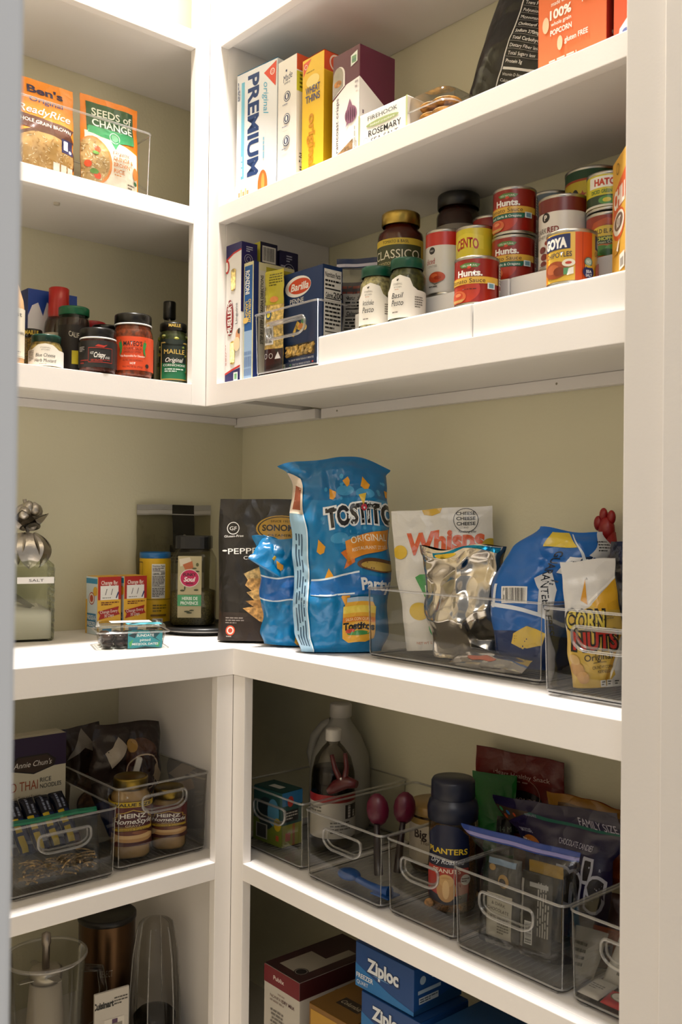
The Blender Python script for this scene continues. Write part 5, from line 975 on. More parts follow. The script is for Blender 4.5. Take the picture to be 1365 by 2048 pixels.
bag('freezer_bag', 'dark translucent blue zip bag folded behind the corn nut bag', 'bag', (1.2045, -.100, ZB), (-4, -3, 30), .068, .215, ((0, .03), (.5, .03), (1, .003)), ('3c5aa8', 'thin'), seed=63, wr=.005, fq=24)
def cups():
    t = thing('cup_stack', 'sleeve of nested clear plastic cups standing in the right worktop bin', 'cups', (1.2655, -.118, ZB + .001), (0, 0, 0))
    for k in range(11): G().lathe([(.030, .012 + k * .0165), (.0345, .022 + k * .0165), (.0365, .0245 + k * .0165), (.0345, .0265 + k * .0165)], M('eceeec', 'pane'), n=30).obj('cup', t)
    G().lathe([(.0, .001), (.030, .001), (.038, .02), (.038, .19), (.03, .205), (.012, .212)], M('e8eaec', 'thin'), n=26).obj('plastic_sleeve', t)
cups()
carton('snack_carton', 'mustard-yellow rounded carton top showing behind the cup stack, by the door lining', 'carton', (1.245, -.066, ZB), 0, .085, .028, .25, 'a8963a', flap=False)
bag('snack_packet', 'bright blue snack packet with a red mark, by the door lining', 'bag', (1.312, -.2425, ZB), (0, 3, 20), .06, .185, ((0, .02), (.5, .022), (1, .004)), '1a7fb8', front=[('p', [(.08, .06), (.3, .1), (.3, .2), (.08, .16)], 'c2281c'), Tx('F', .2, .13, .05, 'f0e8e0', b=.03)], seed=65, wr=.003, fq=40, nu=14, nv=30)

# ================================================================ lower left shelf
LB = LS + .0088
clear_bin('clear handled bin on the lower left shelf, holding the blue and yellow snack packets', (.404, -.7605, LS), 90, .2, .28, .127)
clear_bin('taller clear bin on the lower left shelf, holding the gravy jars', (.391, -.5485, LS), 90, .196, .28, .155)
carton('noodle_box', 'purple and cream rice noodle box at the back of the lower left bin', 'carton', (.198, -.740, LB), 90, .177, .045, .222, 'd8cfb4',
    front=[('r', 0, .72, 1, 1, '2c1a3a'), ('p', [(.36, .72), (.34, .78), (.44, .84), (.78, .84), (.88, .78), (.86, .72), (.62, .67)], '1c1612'), ('p', [(.38, .725), (.37, .777), (.45, .828), (.77, .828), (.85, .777), (.84, .725), (.62, .682)], '3a281a'), Tx("Annie Chun's", .61, .765, .05, 'ece6da', w=.44, sh=.3), Tx('PAD THAI', .46, .58, .085, 'a8512c', w=.42), Tx('RICE', .76, .61, .04, '2a2a2a', w=.13), Tx('NOODLES', .82, .555, .04, '2a2a2a', w=.25), Tx('Authentic Taste and Texture', .5, .48, .025, '5a4a3a', w=.4), ('c', .75, .33, .155, '3a2a22'), ('c', .75, .33, .14, ('7a5a3c', 'bake')), ('e', .3, .9, .03, .02, 'a8302a')])
def sticks(g, n, box, L, r, mat, seed):
    rnd = random.Random(seed)
    for i in range(n):
        c = Vector([rnd.uniform(box[k], box[k + 3]) for k in range(3)]); a = rnd.uniform(0, 6.3); b = rnd.uniform(-.35, .35)
        d = Vector((cos(a) * cos(b), sin(a) * cos(b), sin(b))) * L / 2; q = Vector((0, 0, L * .08))
        P = [c - d, c - d * .35 + q, c + d * .35 + q, c + d]
        for p in P: p.z = max(p.z, box[2] - .002 + r); p.x = max(box[0] - .006, min(box[3] + .006, p.x)); p.y = max(box[1] - .004, min(box[4] + .004, p.y))
        g.tube(P, r, mat, n=6)
for k in range(5):
    bag('snack_packet', ('blue and yellow snack packet, %s of five leaning in a clear bin' % ('leftmost', 'second from the left', 'middle one', 'second from the right', 'rightmost')[k]), 'packet', (.322 - .002 * k, -.722 + .031 * k, LB + .036), (-50, 0, 90), .029, .115, ((0, .008), (.1, .016), (.9, .016), (1, .004)), '17264f',
        front=[('r', .1, .0, .5, .62, 'c9ab1e'), ('r', .1, .3, .5, .36, '17264f'), ('r', .5, .12, .98, .18, '8a8e96'), ('r', 0, .62, 1, 1, '101423'), ('lv', .2, .66, .8, .97, 2, '7d8496')], seed=70 + k, wr=.0015, fq=60, nu=12, nv=24, p=4, group='blue and yellow snack packets')
def noodles(t, S):
    g = G(); sticks(g, 90, (-.062, -.014, .004, .066, .014, .036), .034, .0016, M('b99a66', 'food'), 3); g.obj('dry_noodles', t)
zip_bag('green-sealed clear zip bag of dry noodle sticks, in the lower left bin', (.378, -.660, LB), (-12, 0, 88), .165, .112, ((0, .034), (.35, .036), (.8, .016), (1, .003)), '0f5f43', band='1a7a56', seed=75, wr=.004, inner=noodles)
def gravy(x, y, r, h, label, top, dv):
    yel = 'd0b02a'; els = [('p', [(.36, .66), (.36, .74), (.42, .76), (.5, .82), (.58, .76), (.64, .74), (.64, .66), (.68, .62), (.68, .42), (.32, .42), (.32, .62)], 'c8a84a'), ('p', [(.37, .66), (.37, .73), (.43, .745), (.5, .80), (.57, .745), (.63, .73), (.63, .66), (.67, .61), (.67, .43), (.33, .43), (.33, .61)], '4a1418'),
       Tx('HEINZ', .5, .685, .10, 'ece6da', w=.22, b=.025, arc=.12), Tx('HomeStyle', .5, .56, .11, 'f0ece2', w=.34, sh=.3, b=.015), Tx('GRAVY', .5, .46, .045, 'e0c9a8', w=.13), ('p', [(.32, .34), (.68, .36), (.68, .42), (.32, .40)], 'caa62c'), Tx('Roasted Turkey', .5, .38, .045, '3a1a12', w=.25),
       ('r', .28, .0, .72, .34, '4a1c14'), ('e', .5, .2, .2, .12, 'b98c54'), ('e', .5, .23, .18, .07, 'd4ae78'), ('e', .48, .29, .13, .05, '6a3420'), ('e', .56, .30, .07, .04, '8a5230'), ('p', [(.3, .3), (.4, .25), (.36, .1), (.3, .06)], 'c9a878'), ('r', .28, 0, .72, .05, '4a1c14'), ('lv', .74, .1, .84, .9, 4, 'c9b8a4')]
    if top: els += [('r', 0, .88, 1, 1, 'c9a91e'), Tx('VALUE SIZE', .5, .94, .07, '2a1a10', w=.3, b=.03)]
    jar('gravy_jar', label, 'jar', (x, y, LB), fc(x, y, dv), jarp(r, h, .82, .18), 'b08a5a', 'liquid', h * .86, ('8a7434', 'metal'), lidp(r * .86, h * .885, .02), (.028, h * .56, 5.6, '5a1a1c', els), sq=.12)
gravy(.338, -.494, .0385, .150, 'larger value-size gravy jar with yellow top band, left in the lower left bin', True, 8)
gravy(.343, -.411, .0352, .112, 'smaller gravy jar with a gold lid, right in the lower left bin', False, 0)
bag('cookie_bag', 'dark brown cookie bag with cream sandwich pictures, slumped at the back of the gravy bin', 'bag', (.226, -.444, LB), (-4, 2, 86), .150, .222, ((0, .04), (.3, .072), (.7, .068), (.92, .03), (1, .004)), '241712',
    front=[('e', .62, .72, .24, .14, '4a2c1a'), ('e', .66, .55, .26, .2, '3a1812'), ('e', .68, .56, .19, .15, '27100c'), ('o', .66, .55, .25, .02, 'b9a488'), ('p', [(.1, .75), (.3, .9), (.42, .8), (.2, .62)], 'a89c8a'), ('p', [(.86, .62), (1, .5), (.95, .42), (.82, .5)], 'b39a78'), ('p', [(.85, .42), (1, .38), (.95, .28), (.8, .32)], 'b98a54'), ('e', .5, .8, .09, .06, 'a8803a'), ('l', .3, .1, .8, .3, 5, '6a5a4a')], seed=81, wr=.014, fq=20, nu=40, nv=44)
bag('crisp_bag', 'shiny dark brown snack bag standing between the noodle box and the gravy jars', 'bag', (.146, -.488, LB + .0), (-3, -4, 84), .085, .215, ((0, .025), (.4, .036), (.8, .03), (1, .004)), '2e1f18',
    front=[('p', [(.05, .7), (.5, .98), (.9, .7), (.5, .8)], '8d8478'), ('e', .5, .4, .3, .15, '4a2c1c')], seed=83, wr=.009, fq=26, nu=26, nv=34)
t = thing('bag_clip', 'white plastic clip on the brown cookie bag above the gravy jars', 'clip', (.283, -.452, .640), (10, 12, 70)); m = M('c9c2b6', 'plastic')
G().box(-.006, -.004, -.03, .006, 0, .03, m, bev=.003, seg=3).obj('upper_jaw', t); G().box(-.006, .001, -.03, .006, .005, .03, m, bev=.003, seg=3).obj('lower_jaw', t)

# ================================================================ lower right shelf
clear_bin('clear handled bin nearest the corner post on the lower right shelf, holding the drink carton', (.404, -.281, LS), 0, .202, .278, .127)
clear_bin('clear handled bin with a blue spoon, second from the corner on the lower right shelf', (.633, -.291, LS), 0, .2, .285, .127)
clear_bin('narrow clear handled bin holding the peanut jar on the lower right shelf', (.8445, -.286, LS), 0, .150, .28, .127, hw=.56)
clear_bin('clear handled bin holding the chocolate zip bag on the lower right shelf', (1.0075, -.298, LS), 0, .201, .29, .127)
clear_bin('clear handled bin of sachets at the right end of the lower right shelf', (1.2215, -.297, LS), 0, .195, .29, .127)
carton('drink_carton', 'green and teal juice carton pack in the leftmost lower bin', 'carton', (.412, -.252, LB), 4, .088, .055, .108, '1f4a46',
    front=[('r', 0, .0, 1, .42, '6a7a22'), ('e', .45, .55, .3, .3, '16262c'), ('e', .7, .6, .2, .25, '4a86a8'), ('r', .1, .06, .5, .34, 'a8a69a'), ('r', .14, .08, .46, .32, '3a3a3a'), ('e', .85, .4, .12, .12, 'c2a41e'), ('r', .8, .1, .9, .2, 'b04a2a')],
    right=[('r', 0, .75, 1, 1, '2a6a96'), ('r', 0, 0, 1, .4, '8a8a2a'), ('r', .1, .45, .8, .66, '1c1c1c'), ('l', .15, .48, .75, .64, 3, 'b9b4a8'), ('e', .4, .82, .15, .1, 'a83228'), ('r', .5, 0, .62, .4, '9c5a2a'), ('r', .15, .1, .4, .25, 'b0503a')], top=[('r', 0, 0, 1, 1, '173a34'), ('r', .3, .3, .7, .6, 'b3b0a4')])
def jug():
    t = thing('water_jug', 'milky plastic gallon jug with a side handle, at the back of the leftmost lower bin', 'jug', (.474, -.071, LB), 30)
    m = M('b9b6ac', 'milky')
    g = G(); g.lathe([(0, 0), (.056, .0), (.061, .006), (.0625, .03), (.0615, .12), (.058, .155), (.042, .195), (.026, .22), (.0205, .232), (.0205, .246)], m, n=40, sq=.12); g.obj('jug_body', t)
    g = G(); g.tube([(-.0585, 0, .125), (-.066, 0, .155), (-.058, 0, .19), (-.038, 0, .214), (-.02, 0, .222)], lambda s: .0105, m, n=12); g.obj('handle', t)
    g = G(); g.lathe([(.0225, .236), (.0235, .237), (.0235, .262), (.022, .264), (0, .264)], M('c2beb6', 'plastic'), n=48, rib=(.2375, .26, .0006)); g.obj('cap', t)
    g = G(); art_on(g, [('r', 0, 0, 1, 1, 'c9c4b8'), ('r', 0, .72, 1, 1, '1f6a3a'), ('l', .1, .4, .9, .62, 5, '6a665e'), ('b', .1, .08, .4, .3)], .09, .085, cyl_fn(.0634, .09, .04), cu=10); g.obj('label', t)
jug()
def vinegar():
    t = thing('soda_bottle', 'dark brown drink bottle with white cap and red-topped label, before the milky jug', 'bottle', (.552, -.158, LB), fc(.55, -.158, -10))
    pr = [(.030, 0), (.042, .004), (.0445, .02), (.0445, .125), (.043, .150), (.036, .178), (.022, .198), (.0135, .207), (.0130, .222)]
    G().lathe([(0, .0)] + pr, M('d8d4cc', 'pane'), n=40).obj('bottle_body', t)
    g = G(); g.lathe([(0, .002)] + [(r - .0015, max(z, .003)) for r, z in pr if z < .16] + [(.0405, .158), (0, .158)], M('0d0806', 'liquid'), n=40); g.obj('drink', t)
    g = G(); w = .0452 * 3.4; art_on(g, [('r', 0, 0, 1, 1, 'b8b2a6'), ('r', 0, .82, 1, 1, '8f1c1c'), ('l', .52, .1, .8, .4, 4, '5a564e'), ('l', .1, .5, .4, .74, 3, '6a665e'), ('r', .72, .44, .94, .76, '2a2220'), ('lv', .74, .46, .92, .74, 2, 'c9c2b8')], w, .085, cyl_fn(.0452, w, .028), cu=20); g.obj('label', t)
    g = G(); g.lathe([(.0155, .212), (.016, .213), (.016, .233), (.0145, .235), (0, .235)], M('d0ccc4', 'plastic'), n=48, rib=(.2135, .231, .0005)); g.obj('cap', t)
vinegar()
def opener():
    t = thing('can_opener', 'dark red hand-held opener with twin prongs, resting on the rim of the blue-spoon bin', 'utensil', (.640, -.205, LS + .1445), (0, -12, 20)); m = M('4a0d10', 'plastic')
    g = G(); g.tube([(-.034, 0, .003), (-.015, 0, .012), (.01, 0, .018), (.03, 0, .012)], lambda s: .007 + .006 * sin(pi * s), m, n=12); g.obj('body', t)
    for dx in (-.012, .014):
        g = G(); g.tube([(dx * .3, 0, .02), (dx, 0, .045), (dx * 1.15, 0, .072)], lambda s: .006 - .002 * s, m, n=10); g.obj('prong', t)
    g = G(); g.ball((.002, -.007, .026), .0035, M('c2beb8', 'metal'), seg=10); g.obj('rivet', t)
opener()
def scoop(label, dx, dy, rz, tilt):
    t = thing('measuring_scoop', label, 'utensil', (.750 + dx, -.205 + dy, LS + .0095), (0, tilt, rz), 'burgundy measuring scoops'); m = M('560d26', 'plastic')
    g = G(); g.tube([(0, 0, .006), (0, 0, .05), (.002, 0, .098)], lambda s: .0085 - .003 * s, M('1a0c10', 'plastic'), n=10); g.obj('handle', t)
    g = G(); n = 14; rows = []
    for s, k in ((1, 1), (.98, .8), (.75, .35), (.35, .08), (.02, 0)): rows.append([(.004 + .021 * s * cos(2 * pi * i / n), -.008 + .014 * k, .122 + .030 * s * sin(2 * pi * i / n)) for i in range(n)])
    g.grid(rows, m, closed_u=True); rows2 = [[(x * .94, y + .0015, z) for x, y, z in r] for r in rows]; g.grid([r[::-1] for r in rows2], m, closed_u=True); g.obj('bowl', t)
scoop('left one of two burgundy scoops standing in the blue-spoon bin', -.012, 0, 38, -4)
scoop('right one of two burgundy scoops standing in the blue-spoon bin', .0, .036, 52, 4)
def spoon():
    t = thing('plastic_spoon', 'bright blue plastic spoon lying on the floor of a clear bin', 'spoon', (.720, -.262, LB + .0005), (0, 0, 4)); m = M('0d4d96', 'plastic')
    g = G(); g.tube([(.02, 0, .012), (.05, -.002, .010), (.085, -.004, .0095), (.102, -.004, .012)], lambda s: .006 + .004 * s * s, m, n=12); g.obj('handle', t)
    g = G(); g.ball((0, 0, .015), .024, m, sx=1.0, sy=.75, sz=.42, seg=18); g.obj('bowl', t)
    G().box(.070, -.020, .0045, .112, .012, .0075, m, bev=.0014, seg=2).obj('handle_tip', t)
spoon()
jar('nut_butter_tub', 'wide tub with a tan lid and pale label, at the back of the blue-spoon bin', 'tub', (.762, -.077, LB), fc(.762, -.077, -6), [(.046, 0), (.05, .006), (.0515, .104)], '5a3a20', 'food', .1, ('8a6a34', 'gloss'), [(.052, .104), (.0535, .106), (.0535, .12), (.051, .122), (0, .122)], (.02, .08, 4, 'b8ac98', [('r', 0, .86, 1, 1, '8a6a2a'), Tx('Big Bowl', .5, .66, .2, '2a1812', w=.4, b=.03), Tx('Thai Style', .47, .47, .09, '4a3a2c', w=.2)]), glass='cdbfa8', ribs=False)
def planters():
    t = thing('peanut_jar', 'waisted dry roasted peanut jar with a navy screw lid, in the narrow bin', 'jar', (.912, -.199, LB), fc(.912, -.199, -14))
    pr = [(.032, 0), (.0385, .005), (.0415, .03), (.0425, .065), (.0385, .098), (.0405, .125), (.0405, .148), (.035, .160)]
    G().lathe([(0, 0)] + pr, M('e8e2d6', 'pane'), n=44).obj('glass', t)
    g = G(); g.lathe([(0, .003)] + [(r - .002, max(z, .004)) for r, z in pr if z < .13] + [(.037, .13), (0, .133)], M('8a6238', 'grain'), n=40); lump(g, 60, (-.033, -.033, .006, .033, .033, .05), .006, M('a87c4c', 'food'), seed=5, sx=1.4); 
    g.obj('peanuts', t)
    def fn(w, z0):
        def f(x, y, off):
            z = z0 + y
            for (r1, a), (r2, b) in zip(pr, pr[1:]):
                if a <= z <= b: break
            rad = r1 + (r2 - r1) * (z - a) / (b - a) + .0011 + off; q = (x - w / 2) / .042
            return Vector((rad * sin(q), -rad * cos(q), z))
        return f
    g = G(); w = .042 * 2.3; lab = [('p', [(.05, .62), (.1, .86), (.3, .98), (.5, 1), (.7, .98), (.9, .86), (.95, .62)], '141a36'), ('r', .08, .46, .92, .63, '10142a'), ('p', [(.1, .05), (.1, .47), (.9, .47), (.9, .05), (.5, 0)], 'a3281c'), Tx('PLANTERS', .5, .67, .075, 'd8b82c', w=.78, b=.02), Tx('Dry Roasted', .5, .545, .065, 'd8dce2', w=.66, sh=.3), Tx('PEANUTS', .5, .43, .05, 'e8d8c0', w=.5, b=.01),
        ('p', [(.12, .16), (.12, .05), (.5, .0), (.88, .05), (.88, .16), (.5, .1)], '10142a'), ('e', .5, .20, .17, .16, 'b98a50'), ('e', .5, .31, .13, .08, 'c49a60'), ('e', .5, .2, .06, .12, 'd8b27a'), ('c', .83, .33, .09, 'd8d2c4'), ('l', .76, .3, .9, .36, 2, '5a2a1c')]
    art_on(g, lab, w, .132, fn(w, .018), 'gloss', cu=24, cv=16); g.obj('label', t)
    nv_ = M('11162a', 'plastic')
    g = G(); g.lathe([(.039, .150), (.0425, .152), (.0435, .170), (.0405, .182), (.036, .186), (.0355, .188)], nv_, n=48); g.obj('collar', t)
    g = G(); g.lathe([(.0365, .187), (.0375, .189), (.037, .214), (.034, .219), (0, .219)], nv_, n=64, rib=(.19, .212, .0006)); g.obj('lid', t)
planters()
bag('candy_bag', 'dark reddish-brown candy bag behind the peanut jar, low in the narrow bin', 'bag', (.885, -.127, LB), (-2, 0, 10), .06, .10, ((0, .03), (.5, .032), (1, .006)), '2a100c', seed=90, wr=.006, fq=40, nu=20, nv=24)
bag('almond_bag', 'tall dark red pouch reading Heart Healthy Snack, rearmost on the lower right shelf', 'pouch', (.920, -.036, LB), (-1, 0, 6), .185, .236, ((0, .03), (.3, .035), (.8, .015), (1, .003)), '5a140e',
    front=[('r', 0, .8, 1, 1, '601812'), Tx('Heart Healthy Snack', .55, .84, .035, 'b8a094', w=.62), ('l', .25, .785, .88, .805, 1, '9a7a70'), ('e', .56, .66, .25, .075, '15100e'), ('o', .56, .66, .22, .006, '8a6a5c'), Tx('ALMONDS', .56, .66, .045, '9a8478', w=.34), ('r', .3, .42, .75, .52, '171210'), Tx('14 PACKS', .52, .46, .05, '6a6460', w=.3), ('e', .8, .56, .1, .02, '9a5a44')], W=((0, .72), (.45, .74), (.75, 1), (1, 1)), seed=91, wr=.003, fq=24)
bag('green_pouch', 'plain bright green pouch leaning behind the peanut jar', 'pouch', (.905, -.073, LB), (-3, -4, 6), .095, .198, ((0, .02), (.5, .02), (1, .003)), '0f5a1e', front=[('r', .62, .3, 1, .64, '10120f'), Tx('14 M', .84, .53, .05, '6a7a68', w=.26)], W=((0, .7), (.5, .8), (1, 1)), seed=92, wr=.002, fq=24)
bag('candy_bag', 'purple family-size chocolate candy bag with huge black and white lettering', 'bag', (1.108, -.150, LB), (-10, -5, 4), .236, .192, ((0, .04), (.35, .055), (.8, .03), (.95, .008), (1, .003)), '1c1436',
    front=[('p', [(0, .90), (1, .82), (1, .84), (0, .93)], '0f5a4a'), ('p', [(0, .93), (.3, .905), (0, .80)], '3a2a1c'), ('c', .04, .9, .014, '2f7a4a'), ('c', .09, .88, .014, '2a5a8a'), ('c', .14, .87, .012, '9a3a1c'), ('c', .05, .85, .014, '8a3a1a'), Tx('RESEALABLE', .30, .885, .02, '8f8ca0', w=.1), Tx('FAMILY SIZE', .83, .885, .06, 'b8b4c4', w=.27, rot=-5), ('e', .17, .66, .11, .07, '9c5a20'), Tx('DARK CHOCOLATE', .15, .765, .03, 'b8b4c4', w=.13), Tx('PEANUT', .16, .66, .06, 'd8c8b0', w=.19, b=.02, rot=-8),
           Tx('CHOCOLATE CANDIES', .63, .72, .048, 'b8b4c4', w=.32, rot=-4), Tx("m's", .72, .44, .33, 'bcbac2', w=.52, b=.10, rot=-5), Tx("m's", .72, .44, .33, '1c1210', w=.47, b=.045, rot=-5), Tx('R', .91, .55, .025, 'bcbac2')], W=((0, .62), (.62, .68), (.72, .8), (.84, .97), (1, 1)), X=((0, 0), (.72, 0), (1, -.034)), seed=93, wr=.003, fq=20, nu=40, nv=40)
bag('caramel_candy_bag', 'orange and gold family-size candy bag behind the purple candy bag', 'bag', (1.110, -.058, LB), (-3, 0, 5), .21, .192, ((0, .04), (.4, .05), (.85, .02), (1, .004)), '8f3a10',
    front=[('r', 0, .80, 1, 1, '9a6a1c'), ('p', [(0, .83), (1, .80), (1, .815), (0, .85)], '14402e'), ('r', .1, .88, .7, .93, '5a3a10'), Tx('FAMILY SIZE', .84, .88, .055, '2a1c0a', w=.26), ('e', .8, .55, .2, .1, 'a84a14')], W=((0, .72), (.66, .78), (.85, 1), (1, 1)), seed=94, wr=.007, fq=26, nu=36, nv=36)
def choc(label, loc, rot, w, h, d, col, art, kind='film'):
    bag('chocolate_packet', label, 'packet', loc, rot, w, h, ((0, .004), (.06, d), (.94, d), (1, .004)), col, front=art, seed=int(w * 1e4), wr=.0015, fq=40, p=6, nu=18, nv=26, kind=kind)
zip_bag('large clear zip bag with a blue seal holding dark chocolate packets', (1.098, -.240, LB), (-6, -2, 4), .186, .160, ((0, .056), (.5, .058), (.85, .034), (1, .003)), '1f3c86', band='8a86b8', seed=96, wr=.003, W=((0, .88), (.78, .88), (.88, 1.08), (1, 1.2)), X=((0, 0), (.78, 0), (1, -.02)), p=7, tint='e6e8ea')
choc('grey peanut and dark chocolate packet with a cream label, left inside the clear zip bag', (1.057, -.244, LB + .004), (-6, -2, 4), .062, .125, .012, '4a4844', [('r', 0, .02, .82, .55, 'cfc6b2'), Tx('PEANUTS', .4, .50, .04, '4a443c', w=.56, rot=-3), Tx('& DARK', .42, .43, .04, '4a443c', w=.42, rot=-3), Tx('CHOCOLATE', .41, .36, .04, '4a443c', w=.66, rot=-3), Tx('68%', .22, .27, .04, '4a443c', w=.26), ('l', .4, .08, .75, .28, 6, '7a7468'), ('e', .55, .72, .16, .08, 'b08a50'), ('e', .52, .70, .1, .05, '3a3432'), ('e', .2, .86, .1, .04, 'b08a50'), ('r', .05, .9, .9, .97, '8aa0b4')])
choc('black chocolate packet with a barcode, right inside the clear zip bag', (1.119, -.2425, LB + .0095), (-6, -2, 4), .054, .112, .007, '33312e', [('r', 0, 0, .1, 1, 'a8a298'), ('b', .16, .06, .42, .36, 1), ('lv', .55, .2, .95, .92, 5, 'a8a298'), ('r', .3, .82, .9, .88, 'b0aca4'), ('r', 0, .9, 1, 1, '1a1816')])
choc('small gold-topped chocolate packet at the back inside the clear zip bag', (1.126, -.2315, LB + .028), (-6, -2, 4), .060, .108, .003, 'a8822c', [('r', 0, 0, 1, .84, '1c1a18')], 'film')
carton('snack_box', 'yellow snack box with a blue top, standing at the right end of the sachet bin', 'carton', (1.272, -.252, LB), 0, .07, .08, .118, 'd0c49a', flap=False,
    front=[('r', 0, .72, 1, 1, '2f8fb8'), ('r', 0, 0, 1, .32, 'd6ac1e'), ('p', [(0, .72), (.25, .72), (0, .78)], 'd0c49a'), Tx('HAVE IT', .4, .54, .05, '1c1a16', w=.6, b=.02), ('l', .08, .42, .9, .5, 2, '3a362c'), ('e', .4, .36, .14, .05, '3a4a3a'), Tx('All the flavor', .4, .27, .035, '2a2212', w=.7), ('l', .1, .04, .9, .2, 4, '2a2212')], left=[('r', 0, 0, 1, 1, '2a86b4')])
def sachet(label, loc, rot, w, h, col, art, seed):
    bag('sachet', label, 'packet', loc, rot, w, h, ((0, .001), (.1, .008), (.9, .008), (1, .001)), col, front=art, seed=seed, wr=.0012, fq=50, p=5, nu=14, nv=16)
sachet('white paper sachet lying flat at the left front of the sachet bin', (1.2425, -.288, LB), (-86, 0, 0), .034, .050, 'c9c4ba', [('l', .2, .3, .8, .6, 3, '8a867c')], 101)
sachet('red sachet with a white oval, lying in front of the yellow snack box', (1.287, -.288, LB), (-80, 0, 0), .050, .032, 'b01a16', [('e', .5, .55, .36, .3, '3a7a4a'), ('e', .5, .55, .33, .275, 'd8d2c8'), Tx('Tal', .5, .62, .12, '1c1a18', w=.3, sh=.3), Tx('mix', .5, .47, .1, '1c1a18', w=.3, sh=.3)], 102)
sachet('white sachet propped diagonally behind the red sachet', (1.2475, -.233, LB), (-40, 0, 0), .038, .068, 'b8b2a6', [('l', .5, .2, .9, .7, 4, '6a665e')], 103)
sachet('orange and brown bar wrapper leaning at the left of the sachet bin', (1.248, -.176, LB), (-24, 0, 0), .036, .1, '2a1c14', [('r', 0, 0, 1, .5, 'b0561c'), ('r', .2, .16, .8, .3, 'b9b4c4'), ('r', .3, .19, .7, .27, '2a3a8a')], 104)
sachet('navy blue sachet tucked under the orange wrapper', (1.248, -.124, LB), (-12, 0, 0), .034, .06, '14304a', [], 105)

# ================================================================ bottom shelf, left
def blender():
    t = thing('blender_pitcher', 'clear blender pitcher with a blade post, at the left of the bottom shelf', 'pitcher', (.288, -.640, BS), fc(.288, -.64))
    pn = M('dcdcd8', 'pane')
    g = G(); g.lathe([(0, 0), (.058, 0), (.06, .004), (.066, .10), (.072, .23), (.074, .236)], pn, n=44); g.obj('pitcher', t)
    G().lathe([(.075, .234), (.0765, .236), (.0765, .240), (.074, .241)], M('ffffff', 'clear'), n=44).obj('rim', t)
    g = G(); g.tube([(.070, 0, .205), (.1, 0, .20), (.106, 0, .16), (.1, 0, .10), (.067, 0, .08)], .008, pn, n=12); g.obj('handle', t)
    g = G(); g.lathe([(0, .004), (.034, .004), (.034, .12), (.031, .16), (.029, .188), (.027, .19), (0, .191)], M('c4baac', 'plastic'), n=28); g.obj('drive_post', t)
    g = G(); g.lathe([(.026, .191), (.0295, .193), (.0295, .212), (.024, .214), (0, .214)], M('c8c2b8', 'metal'), n=24); g.lathe([(0, .214), (.007, .214), (.007, .255), (.009, .26), (.008, .278), (0, .282)], M('9a928a', 'metal'), n=16); g.obj('coupling', t)
    for k in range(4):
        g = G(); a = k * pi / 2 + .4; g.slab([(.030 * cos(a - .3), .030 * sin(a - .3)), (.056 * cos(a), .056 * sin(a)), (.054 * cos(a + .16), .054 * sin(a + .16)), (.030 * cos(a + .4), .030 * sin(a + .4))], .2 + .006 * (k % 2), .2015 + .006 * (k % 2), M('b9b6b0', 'metal')); g.obj('blade', t)
blender()
def canister():
    t = thing('canister', 'tall dark bronze canister with a black lid, rearmost on the bottom left shelf', 'canister', (.196, -.466, BS), fc(.196, -.466))
    g = G(); g.lathe([(0, 0), (.055, 0), (.057, .003), (.0575, .232)], M('5a4430', 'metal'), n=44); art_on(g, [Tx('SELECT', .5, .62, .06, '8f8272', w=.2)], .12, .23, cyl_fn(.0576, .12, 0), 'metal', cu=10); g.obj('canister_body', t)
    G().lathe([(.0576, .232), (.0595, .234), (.0595, .242), (.056, .245), (.053, .241), (0, .241)], M('15120f', 'plastic'), n=44).obj('lid', t)
canister()
def tall_cup(): 
    t = thing('tumbler', 'tall clear tapered blender cup turned upside down, at the right of the bottom left shelf', 'cup', (.305, -.415, BS), 0)
    pr = [(.052, 0), (.0525, .004), (.0515, .10), (.046, .18), (.038, .23), (.034, .243), (.030, .247), (0, .247)]
    G().lathe(pr, M('eeece8', 'pane'), n=44).obj('cup_wall', t)
    for k in range(6):
        a = k * pi / 3 + .25; g = G(); g.tube([(r * cos(a), r * sin(a), z) for r, z in pr[:6]], .0014, M('ffffff', 'clear'), n=6); g.obj('rib', t)
    g = G(); g.lathe([(0, .002), (.04, .002), (.042, .06), (.034, .068), (.02, .07), (0, .07)], M('6a655c', 'pane'), n=30); g.obj('inner_cup', t)
tall_cup()
def booklet():
    t = thing('manual', 'white appliance manual booklet standing between the blender pitcher and the tall clear cup', 'booklet', (.352, -.572, BS), (0, 0, 84))
    w, h = .068, .166
    for k in range(4):
        G().box(.001 * k, .0035 * k, 0, w + .0012 * k, .0035 * k + .002, h - .002 * k, M('b9b2a6'), bev=.0006).obj('leaf', t)
    g = G(); g.box(-.0005, -.0028, 0, w, -.0008, h, M('bdb6aa'), bev=.0006)
    art_on(g, [Tx('Cuisinart', .24, .86, .075, '17150f', w=.62, b=.05), ('l', .56, .82, .95, .92, 3, '4a463e'), ('r', .28, .1, .86, .68, 'd0c9bc'), ('r', .34, .12, .82, .46, '2a2622'), ('r', .36, .46, .8, .62, '8a8478'), ('r', .5, .62, .66, .67, '4a2a4a'), ('r', .56, .3, .6, .6, '4a463e')], w, h, plane_fn((0, -.0029, 0), (1, 0, 0), (0, 0, 1))); g.obj('cover', t)
booklet()

